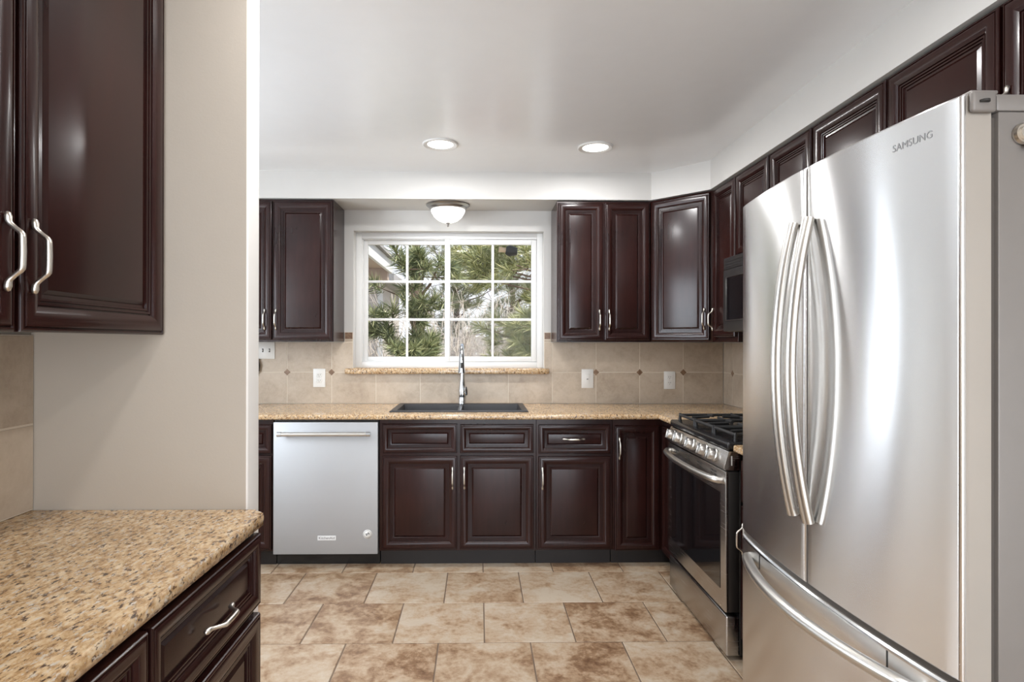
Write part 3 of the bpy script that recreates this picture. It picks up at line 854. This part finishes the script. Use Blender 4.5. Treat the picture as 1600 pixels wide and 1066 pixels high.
hp = [(hp[0][0], ly_(1.0393), 0.757)] + hp + [(hp[-1][0], ly_(1.0393), 0.757)]
tube(bm, hp, [0.0145] * len(hp), 16, up=(0, 0, 1)); obj('handle', bm, 'handle_steel', od, 60)
# slanted control panel
bm = B()
sec = [(ly_(1.030), 0.812), (ly_(1.052), 0.884), (ly_(1.0995), 0.884), (ly_(1.0995), 0.803), (ly_(1.040), 0.803)]
for x in (0.0, W):
    pass
lo = [bm.verts.new((0.0, y, z)) for y, z in sec]; hi = [bm.verts.new((W, y, z)) for y, z in sec]
bm.faces.new(lo); bm.faces.new(hi[::-1])
for k in range(5): bm.faces.new((lo[k], lo[(k + 1) % 5], hi[(k + 1) % 5], hi[k]))
bmesh.ops.bevel(bm, geom=list(bm.edges), offset=0.0025, segments=2, profile=0.5, affect='EDGES')
cp = obj('control_panel', bm, 'steel_dark', t)
bm = B(); box(bm, W + 0.0002, W + 0.001, ly_(1.062), ly_(1.067), 0.825, 0.865); obj('panel_slot', bm, 'badge', cp, None)
nrm = Vector((0, -0.956, 0.292))
ydir = nrm.to_track_quat('Z', 'Y').to_euler()
for x in (0.085, 0.195, 0.372, 0.535, 0.648):
    c = Vector((x, ly_(1.041), 0.848)) + nrm * 0.0005
    bm = B(); lathe(bm, [(0, 0), (0.030, 0), (0.030, 0.006), (0.026, 0.009), (0.0245, 0.030), (0.021, 0.034), (0, 0.034)], 28)
    k = obj('knob', bm, 'handle_steel', cp, 40, loc=c, rot=ydir)
    bm = B(); box(bm, -0.006, 0.006, -0.024, 0.024, 0.033, 0.043, 0.003, 2); obj('knob_grip', bm, 'chrome', k)
# cooktop, burners, grates
bm = B(); box(bm, -0.001, W + 0.001, ly_(1.0475), -0.012, 0.886, 0.922, 0.010, 3); ck = obj('cooktop', bm, 'black', t)
cy0, cy1 = ly_(1.095), -0.060
for bx_, by_ in ((0.17, 0.27), (0.17, 0.73), (W / 2, 0.5), (W - 0.17, 0.27), (W - 0.17, 0.73)):
    y = cy0 + (cy1 - cy0) * by_
    bm = B(); lathe(bm, [(0, 0.9215), (0.055, 0.9215), (0.052, 0.928), (0.038, 0.930), (0.038, 0.938), (0.034, 0.941), (0, 0.941)], 28, (bx_, y, 0)); obj('burner', bm, 'black_matte', ck)
for g in range(3):
    xa = 0.018 + g * (W - 0.036) / 3; xb = xa + (W - 0.036) / 3 - 0.006
    bm = B(); r = 0.0075
    zt = 0.949
    def bar(p, q): 
        tube(bm, [p, q], r, 8)
    for (p, q) in (((xa + r, cy0, zt), (xb - r, cy0, zt)), ((xa + r, cy1, zt), (xb - r, cy1, zt)), ((xa + r, cy0, zt), (xa + r, cy1, zt)), ((xb - r, cy0, zt), (xb - r, cy1, zt)),
                   ((xa + r, (cy0 + cy1) / 2, zt), (xb - r, (cy0 + cy1) / 2, zt))): bar(p, q)
    xm = (xa + xb) / 2
    for yy in (cy0 + (cy1 - cy0) * 0.27, cy0 + (cy1 - cy0) * 0.73):
        bar((xa + r, yy, zt), (xm - 0.035, yy, zt + 0.004)); bar((xb - r, yy, zt), (xm + 0.035, yy, zt + 0.004))
        bar((xm, yy - 0.035, zt + 0.004), (xm, yy - 0.125, zt)); bar((xm, yy + 0.035, zt + 0.004), (xm, yy + 0.125, zt))
    for px_ in (xa + r, xb - r):
        for py_ in (cy0, (cy0 + cy1) / 2, cy1): tube(bm, [(px_, py_, 0.9215), (px_, py_, zt + 0.010)], [0.009, 0.0065], 8)
    obj('grate', bm, 'black_matte', ck, 50)

# ------------------------------------------------------------------ microwave over the range
t = thing('microwave', 'black over-the-range microwave partly hidden by the refrigerator', 'microwave', (XB, 3.2525, 0), -PI / 2)
WM = 0.746
def lm(X): return -(XB - X)
bm = B(); box(bm, 0.0, WM, lm(1.356), 0, 1.400, 1.798, 0.002, 1); obj('body', bm, 'dark_steel', t)
bm = B(); box(bm, 0.0, WM, lm(1.332), lm(1.3555), 1.735, 1.798, 0.003, 2)
for k in range(3): box(bm, 0.02, WM - 0.02, lm(1.3305), lm(1.3318), 1.748 + k * 0.014, 1.755 + k * 0.014)
obj('vent_grille', bm, 'dark_steel', t)
bm = B(); box(bm, 0.0, 0.56, lm(1.330), lm(1.3555), 1.402, 1.7335, 0.004, 2); md = obj('door', bm, 'dark_steel', t)
bm = B(); frame = 0.052
box(bm, 0.045, 0.50, lm(1.3285), lm(1.3298), 1.463, 1.690, 0.0005, 1); obj('window', bm, 'black_glass', md)
bm = B(); frame_ring(bm, 0, 0.463, 0, 0.235, 0.005, -0.0035, -0.001, 0.0005); obj('window_trim', bm, 'pewter', md, loc=(0.041, lm(1.329), 1.459))
bm = B(); tube(bm, [(0.53, lm(1.3302), 1.45), (0.53, lm(1.296), 1.47), (0.53, lm(1.296), 1.68), (0.53, lm(1.3302), 1.70)], 0.009, 12); obj('handle', bm, 'dark_steel', md, 60)
bm = B(); box(bm, 0.5615, WM, lm(1.331), lm(1.3555), 1.402, 1.7335, 0.003, 2); obj('control_panel', bm, 'black_glass', t)

# ------------------------------------------------------------------ refrigerator (world axes; origin at its base)
FY0, FY1 = 1.074, 1.977
FC = (FY0 + FY1) / 2
t = thing('refrigerator', 'large stainless French-door refrigerator with bowed handles', 'refrigerator', (1.30, FC, 0))
def fx(y): return 0.872 - 0.034 * (1 - ((y - FC) / 0.4515) ** 2)
bm = B(); box(bm, 0.943 - 1.30, 1.690 - 1.30, FY0 + 0.002 - FC, FY1 - 0.002 - FC, 0.03, 1.764, 0.004, 2); fb = obj('body', bm, 'fridge_side', t)
bm = B(); box(bm, 0.940 - 1.30, 1.60 - 1.30, FY0 + 0.002 - FC, FY1 - 0.002 - FC, 1.7645, 1.797, 0.006, 2); obj('top_cover', bm, 'fridge_side', t)
bm = B(); box(bm, 0.96 - 1.30, 1.66 - 1.30, FY0 + 0.03 - FC, FY1 - 0.03 - FC, 0.0, 0.0305); obj('base_grille', bm, 'black', t)
bm = B(); box(bm, 0.9285 - 1.30, 0.9425 - 1.30, FY0 + 0.010 - FC, FY1 - 0.010 - FC, 0.06, 1.755); obj('gasket', bm, 'gasket', t, None)

def fridge_panel(name, ya, yb, z0, z1, parent, recess=None):
    """A curved steel door: rounded vertical edges, top and bottom returns; the edge frame is a separate material."""
    bm = B(); n = 26; r = 0.007
    prof = [(0.928, ya, 1), (fx(ya) + 0.016, ya, 1), (fx(ya) + 0.010, ya + 0.0005, 1)]
    prof += [(fx(ya) + r * (1 - math.sin(a)) , ya + r * (1 - math.cos(a)), 0) for a in [PI / 2 * k / 5 for k in range(0, 6)]]
    a2, b2 = ya + r, yb - r
    prof += [(fx(a2 + (b2 - a2) * k / n), a2 + (b2 - a2) * k / n, 0) for k in range(1, n)]
    prof += [(fx(yb) + r * (1 - math.sin(a)), yb - r * (1 - math.cos(a)), 0) for a in [PI / 2 * (5 - k) / 5 for k in range(0, 6)]]
    prof += [(fx(yb) + 0.010, yb - 0.0005, 1), (fx(yb) + 0.016, yb, 1), (0.928, yb, 1)]
    zz = [(z0, 0.004), (z0 + 0.004, 0.0), (z1 - 0.004, 0.0), (z1, 0.004)]
    rows = []
    for z, ins in zz:
        rows.append([bm.verts.new((min(x + ins, 0.928) - 1.30, y - FC, z)) for x, y, e in prof])
    for ra, rb in zip(rows, rows[1:]):
        for i in range(len(prof) - 1):
            f = bm.faces.new((ra[i], ra[i + 1], rb[i + 1], rb[i]))
            f.material_index = 1 if prof[i][2] and prof[i + 1][2] else 0
        f = bm.faces.new((ra[-1], ra[0], rb[0], rb[-1])); f.material_index = 1
    f = bm.faces.new(rows[0]); f.material_index = 1
    f = bm.faces.new(rows[-1]); f.material_index = 1
    return obj(name, bm, ['steel', 'fridge_edge'], parent, 40)

SEAM = FC + 0.002
d_near = fridge_panel('door', FY0, SEAM - 0.0045, 0.727, 1.793, t)
d_far = fridge_panel('door', SEAM + 0.0045, FY1, 0.727, 1.793, t)
frz = fridge_panel('freezer_drawer', FY0, FY1, 0.065, 0.712, t)
# pocket strip along the top of the freezer drawer
bm = B(); n = 24
def strip(bm, ya, yb, z0, z1, out, deep=0.004):
    rows = []
    for dz, dx in ((z0, deep), (z0, out), (z1, out), (z1, deep)):
        rows.append([bm.verts.new((fx(ya + (yb - ya) * k / n) + (-dx if dx == out else dx * 0) - 1.30 + (0.0 if dx == out else -0.0002), ya + (yb - ya) * k / n - FC, dz)) for k in range(n + 1)])
    for ra, rb in zip(rows, rows[1:]):
        for k in range(n): bm.faces.new((ra[k], ra[k + 1], rb[k + 1], rb[k]))
    bm.faces.new([r[0] for r in rows]); bm.faces.new([r[-1] for r in rows][::-1])
strip(bm, FY0 + 0.02, FY1 - 0.02, 0.7035, 0.7075, 0.003); obj('top_strip', bm, 'chrome', frz)
for yc in (FC + 0.285, FC - 0.285):
    bm = B(); strip(bm, yc - 0.0012, yc + 0.0012, 0.655, 0.703, 0.0012); obj('panel_joint', bm, 'dark_slot', frz, None)
bm = B(); box(bm, fx(FY1) - 1.30 + 0.004, 0.930 - 1.30, FY1 - FC + 0.0003, FY1 - FC + 0.0075, 0.690, 0.732, 0.003); obj('hinge_cap', bm, 'fridge_edge', t)
bm = B(); box(bm, fx(SEAM) + 0.010 - 1.30, 0.9275 - 1.30, SEAM - 0.0042 - FC, SEAM + 0.0042 - FC, 0.729, 1.789); obj('dark_gap_seal', bm, 'gasket', t, None)  # dark strip filling the gap between the doors, so it reads as shade
bm = B(); box(bm, fx(SEAM) + 0.0025 - 1.30, fx(SEAM) + 0.0098 - 1.30, SEAM - 0.0042 - FC, SEAM + 0.0005 - FC, 0.729, 1.789); obj('dark_gap_seal', bm, 'gasket', t, None)  # second dark strip further forward, draws the shaded line of the seam
bm = B(); rows = []
for dz, dx in ((0.7125, 0.05), (0.7125, 0.008), (0.7265, 0.008), (0.7265, 0.05)):
    rows.append([bm.verts.new((min(0.9275, fx(FY0 + 0.903 * k / n) + dx) - 1.30, FY0 + 0.903 * k / n - FC, dz)) for k in range(n + 1)])
for ra, rb in zip(rows, rows[1:]):
    for k in range(n): bm.faces.new((ra[k], ra[k + 1], rb[k + 1], rb[k]))
obj('dark_gap_seal', bm, 'gasket', t, None)  # dark band put in above the freezer drawer to shade that gap
# bowed handles
def fridge_handle(parent, y, yy):
    bm = B(); pts = []; rad = []
    for i in range(33):
        u = i / 32; z = 0.893 + u * 0.762
        s = 1 - (2 * u - 1) ** 2
        pts.append((fx(y) - 0.013 - 0.045 * s - 1.30, y - FC, z)); rad.append(0.0165)
    tube(bm, pts, rad, 18, flat=0.82, up=(0, 1, 0))
    h = obj('handle', bm, 'handle_steel', parent, 60)
fridge_handle(d_near, 1.492, 0); fridge_handle(d_far, 1.566, 0)
bm = B(); pts = []
for i in range(33):
    u = i / 32; y = 1.165 + u * 0.722; s = 1 - (2 * u - 1) ** 2
    pts.append((fx(y) - 0.012 - 0.040 * s - 1.30, y - FC, 0.664))
tube(bm, [(fx(1.155) - 1.2995, 1.160 - FC, 0.664)] + pts + [(fx(1.895) - 1.2995, 1.892 - FC, 0.664)], [0.0155] * 35, 18, up=(0, 0, 1)); obj('handle', bm, 'handle_steel', frz, 60)
# hinges on top
for s, yh in ((-1, FY0), (1, FY1)):
    bm = B()
    y1, y2 = (yh - 0.003, yh + 0.055) if s < 0 else (yh - 0.055, yh + 0.003)
    box(bm, 0.889 - 1.30, 0.9395 - 1.30, y1 - FC, y2 - FC, 1.7935, 1.801, 0.003, 2)
    if s < 0: box(bm, 0.884 - 1.30, 0.930 - 1.30, yh - 0.012 - FC, yh - 0.0005 - FC, 1.758, 1.797, 0.006, 3)
    h = obj('hinge_cover', bm, 'fridge_side', t)
    if s < 0:
        bm = B(); lathe(bm, [(0, 1.7745), (0.0085, 1.7745), (0.0085, 1.7785), (0, 1.7785)], 16, (0.905 - 1.30, yh - 0.013 - FC, 0)); obj('hinge_pin', bm, 'dark_slot', h)
# raised brand lettering near the top of the near door
bm = text_mesh('SAMSUNG', 0.0205)
for v in bm.verts:
    y = 1.178 - v.co.x * 1.02; z = 1.741 + v.co.y
    v.co = Vector((fx(y) - 0.0007 - 1.30, y - FC, z))
obj('brand_lettering', bm, 'logo_grey', d_near, None)

# magnetic clip on the near side of the refrigerator
t = thing('magnetic_clip', 'round metal magnetic clip stuck to the side of the refrigerator', 'magnet', (0.986, FY0 + 0.0015, 1.722))
bm = B(); lathe(bm, [(0, 0), (0.0185, 0), (0.0195, -0.004), (0.017, -0.009), (0, -0.009)], 28, axis='Y'); obj('base', bm, 'nickel', t)
bm = B(); lathe(bm, [(0.0085, -0.0085), (0.0125, -0.0085), (0.0125, -0.014), (0.0085, -0.014), (0.0085, -0.0085)], 24, axis='Y', cap=False); obj('ring', bm, 'nickel', t)
bm = B(); box(bm, -0.004, 0.020, -0.013, -0.009, -0.026, -0.015, 0.002); obj('jaw', bm, 'dark_slot', t)

# ------------------------------------------------------------------ outlets and switches
def plate(name, label, cat, x, z, w, h, kind):
    t = thing(name, label, cat, (x, YW - 0.0087, z), 0)
    bm = B(); box(bm, -w / 2, w / 2, -0.0055, 0, -h / 2, h / 2, 0.002, 2); obj('cover_plate', bm, 'white_plastic', t)
    if kind == 'outlet':
        for dz in (0.0195, -0.0195):
            bm = B(); box(bm, -0.0165, 0.0165, -0.0078, -0.0055, dz - 0.014, dz + 0.014, 0.004, 2); s = obj('socket', bm, 'white_plastic', t)
            bm = B()
            for sx in (-0.0065, 0.0065): box(bm, sx - 0.0012, sx + 0.0012, -0.0083, -0.0078, dz - 0.001, dz + 0.008)
            box(bm, -0.002, 0.002, -0.0083, -0.0078, dz - 0.0095, dz - 0.0055); obj('slots', bm, 'dark_slot', s, None)
        bm = B(); lathe(bm, [(0, -0.0055), (0.003, -0.0055), (0.0025, -0.0068), (0, -0.0068)], 12, axis='Y'); obj('screw', bm, 'nickel', t)
    elif kind == 'gfci':
        bm = B(); box(bm, -0.0165, 0.0165, -0.0072, -0.0055, -0.033, 0.033, 0.0015, 2); s = obj('rocker', bm, 'white_plastic', t)
        bm = B(); box(bm, -0.006, 0.006, -0.0088, -0.0072, -0.006, -0.001, 0.001, 1); obj('button', bm, 'dark_slot', s)
    else:
        for sx in (-0.023, 0.023):
            bm = B(); box(bm, sx - 0.005, sx + 0.005, -0.0062, -0.0055, -0.012, 0.012); s = obj('switch_slot', bm, 'dark_slot', t, None)
            bm = B(); box(bm, sx - 0.0035, sx + 0.0035, -0.015, -0.006, -0.004, 0.006, 0.001, 1); obj('toggle', bm, 'white_plastic', s)
    return t
plate('wall_outlet', 'white duplex outlet on the tiles left of the sink', 'outlet', -1.107, 1.093, 0.084, 0.128, 'outlet')
plate('wall_switch', 'white rectangular switch plate on the tiles just right of the window', 'switch', 0.761, 1.089, 0.083, 0.132, 'gfci')
plate('wall_outlet', 'white duplex outlet on the tiles under the corner wall cabinet', 'outlet', 1.339, 1.078, 0.080, 0.124, 'outlet')
plate('light_switch', 'white double toggle switch plate under the wall cabinet beside the partition', 'switch', -1.474, 1.284, 0.120, 0.118, 'toggle')
# black cord end peeking out past the partition
bm = B(); tube(bm, [(-1.548, YW - 0.022, 1.235), (-1.530, YW - 0.028, 1.215), (-1.522, YW - 0.030, 1.18), (-1.527, YW - 0.026, 1.145), (-1.545, YW - 0.020, 1.130)], [0.008, 0.012, 0.013, 0.012, 0.008], 12)
box(bm, -1.562, -1.530, YW - 0.040, YW - 0.0105, 1.120, 1.140, 0.003)
tag(obj('power_adapter', bm, 'black_matte'), 'black power adapter on the tiles at the partition edge', 'adapter')

# ------------------------------------------------------------------ lamps
def can_light(x, y, label, seen=True):
    t = thing('recessed_light', label, 'ceiling light', (x, y, ZC), 0)
    bm = B(); lathe(bm, [(0.070, -0.0005), (0.099, -0.0005), (0.099, -0.006), (0.094, -0.009), (0.076, -0.007), (0.070, -0.002), (0.070, -0.0005)], 40, cap=False); obj('trim_ring', bm, 'can_trim', t)
    bm = B(); lathe(bm, [(0.0, -0.004), (0.071, -0.003), (0.071, -0.0012), (0.0, -0.0012)], 32); obj('lens', bm, 'lamp_on', t)
    ld = bpy.data.lights.new('recessed_lamp', 'AREA'); ld.shape = 'DISK'; ld.size = 0.13; ld.energy = CAN_POWER; ld.color = CAN_COLOR
    lo = bpy.data.objects.new('lamp', ld); COL.objects.link(lo); lo.parent = t; lo.location = (0, 0, -0.012)
    return t
can_light(-0.214, 3.332, 'recessed ceiling light nearer the dishwasher, left one of the visible two')
can_light(0.653, 3.367, 'recessed ceiling light in front of the corner wall cabinet, right one of two')
for x, y in ((-0.214, 1.45), (0.653, 1.45), (-0.214, -0.7), (0.653, -0.7), (0.25, -2.2)):
    can_light(x, y, 'recessed ceiling light above the camera, out of the picture')['group'] = 'recessed lights behind the camera'

t = thing('flush_mount_light', 'frosted glass bowl ceiling light under the soffit above the window', 'ceiling light', (-0.207, 4.040, ZS))
bm = B(); lathe(bm, [(0.0, -0.0005), (0.143, -0.0005), (0.145, -0.006), (0.138, -0.014), (0.128, -0.018), (0.122, -0.030), (0.116, -0.034), (0.0, -0.034)], 48); obj('base', bm, 'pewter', t)
bm = B(); lathe(bm, [(0.114, -0.0345), (0.115, -0.040), (0.108, -0.058), (0.093, -0.082), (0.068, -0.104), (0.038, -0.117), (0.0, -0.121)], 48); obj('glass_shade', bm, 'shade_on', t)
bm = B(); lathe(bm, [(0.0, -0.1205), (0.014, -0.1205), (0.015, -0.125), (0.008, -0.129), (0.006, -0.134), (0.008, -0.139), (0.004, -0.145), (0.0, -0.147)], 20); obj('finial', bm, 'pewter', t)
ld = bpy.data.lights.new('flush_lamp', 'AREA'); ld.shape = 'DISK'; ld.size = 0.16; ld.energy = 4.0; ld.color = CAN_COLOR
lo = bpy.data.objects.new('lamp', ld); COL.objects.link(lo); lo.parent = t; lo.location = (0, 0, -0.16)

# ------------------------------------------------------------------ outside the window
bm = B(); box(bm, -14, 14, 4.40, 30, -0.62, -0.5); struct(obj('ground', bm, 'lawn', smooth=None))

# covered porch of the own house on the left: its roof edge runs away along the sight line
t = thing('porch_roof', 'porch roof with white edge board and brown underside in the top left pane', 'roof', (-1.80, 6.3, -0.5))
bm = B(); box(bm, 0.62, 0.655, -1.85, 1.70, 2.750, 2.915, 0.004, 1); obj('fascia', bm, 'trim_white', t)
bm = B(); box(bm, -0.60, 0.6195, -1.85, 1.70, 2.800, 2.830); obj('soffit_board', bm, 'eave_brown', t, None)
bm = B(); box(bm, -0.60, 0.70, -1.85, 1.74, 2.9155, 2.955); obj('roofing', bm, 'roof', t, None)
bm = B(); box(bm, -0.60, 0.615, 1.52, 1.66, 2.655, 2.7995); obj('beam', bm, 'eave_brown', t, None)
for yy in (-1.55, 1.52):
    bm = B(); box(bm, -0.58, -0.44, yy, yy + 0.14, 0.0, 2.655 if yy > 0 else 2.7995); obj('post', bm, 'trim_white', t, None)

# neighbouring house behind it
t = thing('neighbouring_house', 'pale neighbouring house with white corner board behind the lower left panes', 'house', (-2.9, 11.0, -0.5))
bm = B(); box(bm, -1.5, 1.13, 0.0, 2.4, 0, 2.9); obj('wall', bm, 'siding', t, None)
bm = B(); box(bm, 1.06, 1.15, -0.03, -0.0005, 0, 2.9); obj('corner_board', bm, 'trim_white', t, None)
bm = B(); box(bm, -1.6, 1.40, -0.35, 2.6, 2.9005, 3.06); obj('roof', bm, 'roof', t, None)
bm = B(); frame_ring(bm, 0.50, 0.86, 1.1, 1.75, 0.05, -0.04, -0.0005); wf = obj('window_frame', bm, 'trim_white', t)
bm = B(); box(bm, 0.551, 0.809, -0.015, -0.001, 1.151, 1.699); obj('pane', bm, 'black_glass', wf, None)

# fence at the end of the yard
t = thing('board_fence', 'pale weathered board fence behind the pine branches', 'fence', (0.6, 12.5, -0.5))
bm = B()
for k in range(14, 46): box(bm, -3.2 + k * 0.142, -3.2 + k * 0.142 + 0.128, 0, 0.02, 0.05, 1.95 + 0.02 * random.random())
obj('boards', bm, 'fence', t, None)
for z in (0.4, 1.5):
    bm = B(); box(bm, -1.21, 3.3, -0.04, -0.001, z, z + 0.09); obj('rail', bm, 'fence', t, None)
for k in range(1, 4):
    bm = B(); box(bm, -3.0 + k * 2.0, -2.9 + k * 2.0, -0.14, -0.041, 0, 2.1); obj('post', bm, 'fence', t, None)

def needle_tuft(bm, c, d, n, L, rs, w=0.0042, lay=None):
    """A brush of long needles round a twig end at c pointing along d."""
    d = d.normalized(); a = d.orthogonal().normalized(); b = d.cross(a)
    for _ in range(n):
        th = rs.uniform(0, 2 * PI); sp = rs.uniform(0.15, 1.25); s0 = rs.uniform(-0.12, 0.05)
        r = (d * math.cos(sp) + (a * math.cos(th) + b * math.sin(th)) * math.sin(sp)).normalized()
        p = c + d * s0; q = p + r * L * rs.uniform(0.7, 1.1) + Vector((0, 0, -0.02 * rs.random()))
        side = r.cross(Vector((rs.uniform(-1, 1), rs.uniform(-1, 1), rs.uniform(-1, 1)))).normalized() * w
        m = (p + q) / 2
        v = [bm.verts.new(p - side * 0.5), bm.verts.new(p + side * 0.5), bm.verts.new(m + side), bm.verts.new(q), bm.verts.new(m - side)]
        f = bm.faces.new(v)
        if lay is not None:
            q = rs.random()
            for lp in f.loops: lp[lay] = (q, q, q, 1)

def pine(label, base, height, tufts, seed, mat, L=0.17, n=110, trunk=0.11):
    rs = random.Random(seed)
    t = thing('pine_tree', label, 'tree', base)
    bm = B(); tube(bm, [(0, 0, 0), (0.03, 0.02, height * 0.4), (-0.02, 0.03, height * 0.8), (0, 0, height)], [trunk, trunk * 0.8, trunk * 0.5, trunk * 0.2], 12); obj('trunk', bm, 'bark', t, 60)
    bb = B(); bn = B(); tone = bn.loops.layers.float_color.new('tint')
    for (x, y, z, k, sp) in tufts:
        tip = Vector((x, y, z)) - Vector(base)
        root = Vector((0, 0, max(0.3, min(height * 0.97, tip.z - 0.25 - 0.25 * rs.random()))))
        mid = root.lerp(tip, 0.6) + Vector((0, 0, -0.06))
        tube(bb, [root, mid, tip], [0.022, 0.014, 0.006], 6)
        for j in range(k):
            off = Vector((rs.gauss(0, sp), rs.gauss(0, sp), rs.gauss(0, sp * 0.75)))
            c = tip + off
            d = (tip - root).normalized() * 0.8 + off.normalized() * 0.7 + Vector((0, -0.25, 0.45))
            tube(bb, [tip - (tip - mid) * 0.2, c], [0.008, 0.004], 5)
            needle_tuft(bn, c, d, n, L, rs, lay=tone)
    obj('branches', bb, 'bark', t, 60)
    o = obj('needles', bn, mat, t, None); o['kind'] = 'stuff'
    return t
# positions (world)
rs0 = random.Random(21)
def spray(n, x0, x1, y0, y1, z0, z1, k, sp):
    return [(rs0.uniform(x0, x1), rs0.uniform(y0, y1), rs0.uniform(z0, z1), k, sp) for _ in range(n)]
def deeper(ts, y):
    """The same branch tips moved out along the sight lines from the window to another depth."""
    return [(x * y / 6.2, y + (yy - 6.2), 1.343 + (z - 1.343) * y / 6.2, k, sp * y / 6.2) for x, yy, z, k, sp in ts]
pine('sunlit green pine with long needles close behind the right window panes', (2.2, 7.6, -0.5), 4.6,
     deeper(spray(8, -0.22, 0.75, 6.0, 6.4, 1.98, 2.40, 6, 0.10) + spray(7, 0.42, 0.78, 6.0, 6.4, 1.05, 1.60, 7, 0.10)
     + [(0.22, 6.2, 1.42, 4, 0.09), (0.60, 6.1, 1.74, 4, 0.09), (0.28, 6.3, 1.16, 4, 0.09), (-0.05, 6.3, 2.22, 6, 0.11), (0.05, 6.1, 2.08, 5, 0.10)], 7.6), 3, 'needles', n=100, L=0.2)
pine('darker pine with drooping branches behind the left window panes', (-0.72, 7.0, -0.5), 3.4,
     spray(6, -0.72, -0.38, 5.7, 6.3, 1.02, 1.34, 7, 0.10) + spray(4, -0.78, -0.38, 5.7, 6.3, 1.98, 2.30, 5, 0.10)
     + [(-0.66, 5.9, 1.62, 5, 0.10), (-0.88, 5.9, 1.50, 5, 0.09), (-0.50, 6.0, 1.70, 4, 0.09), (-0.98, 5.9, 1.46, 4, 0.08), (-0.75, 6.0, 1.83, 4, 0.09)], 5, 'needles_dark', n=90)
for k, (bx_, by_, hh, lab) in enumerate(((-0.55, 11.0, 4.6, 'far olive evergreen beyond the fence, seen behind the left panes'), (0.95, 13.4, 5.0, 'far olive evergreen beyond the fence, seen behind the right panes'))):
    pine(lab, (bx_, by_ + 3.4, -0.5), hh,
         [(bx_ + rs0.gauss(0, 0.55), by_ + 3.0 + rs0.gauss(0, 0.25), rs0.uniform(1.3, hh - 0.6), 6, 0.24) for _ in range(34)], 40 + k, 'needles_far', L=0.26, n=60)
# leafless brush and a red shrub in the yard
def brush(name, label, base, h, w, mat, seed, n=90, leaf=False):
    rs = random.Random(seed); bm = B()
    for _ in range(n):
        x = rs.gauss(0, w * 0.35); y = rs.gauss(0, 0.15); tx = x + rs.gauss(0, w * 0.35)
        p = Vector((x, y, 0)); q = Vector((tx, y + rs.gauss(0, 0.2), h * rs.uniform(0.6, 1.0)))
        tube(bm, [p, p.lerp(q, 0.5) + Vector((rs.gauss(0, 0.04), 0, 0)), q], [0.012, 0.007, 0.003], 4)
        for k in range(6 if not leaf else 10):
            c = p.lerp(q, rs.uniform(0.35, 1.0)); r = Vector((rs.gauss(0, 1), rs.gauss(0, 1), rs.gauss(0.4, 0.7))).normalized()
            if leaf:
                s = r.orthogonal().normalized() * 0.022
                v = [bm.verts.new(c), bm.verts.new(c + r * 0.03 + s), bm.verts.new(c + r * 0.07), bm.verts.new(c + r * 0.03 - s)]; bm.faces.new(v)
            else: tube(bm, [c, c + r * 0.28], [0.005, 0.002], 4)
    o = obj(name, bm, mat, None, None, loc=base)
    return o
o = brush('bare_shrub', '', (-0.1, 9.75, -0.5), 2.75, 2.4, 'dry', 11, 240); tag(o, 'bare leafless pale shrub in front of the board fence outside', 'shrub')
o = brush('red_shrub', '', (0.22, 8.6, -0.5), 1.52, 0.7, 'shrub', 12, 60, True); tag(o, 'low red-leaved shrub outside, behind the faucet', 'shrub')

# twin floodlight under the eave just outside
t = thing('floodlight', 'black outdoor floodlight with a tan lamp behind the top right pane', 'floodlight', (0.243, 4.75, 2.345))
bm = B(); lathe(bm, [(0, 0.354), (0.035, 0.354), (0.035, 0.335), (0.008, 0.325), (0.008, -0.28), (0, -0.28)], 16); obj('stem', bm, 'black_matte', t)
bm = B(); tube(bm, [(0.06, 0, -0.285), (0.0, 0, -0.28), (-0.03, 0, -0.275)], [0.03, 0.045, 0.032], 14); obj('housing', bm, 'black_matte', t, 60)
bm = B(); tube(bm, [(-0.028, 0, -0.276), (-0.085, 0, -0.268)], [0.018, 0.022], 14); obj('lamp_bulb', bm, 'tan_lamp', t, 60)
bm = B(); box(bm, -2.6, 2.6, 4.38, 4.95, 2.70, 2.80); struct(obj('roof_overhang', bm, 'trim_white', smooth=None))
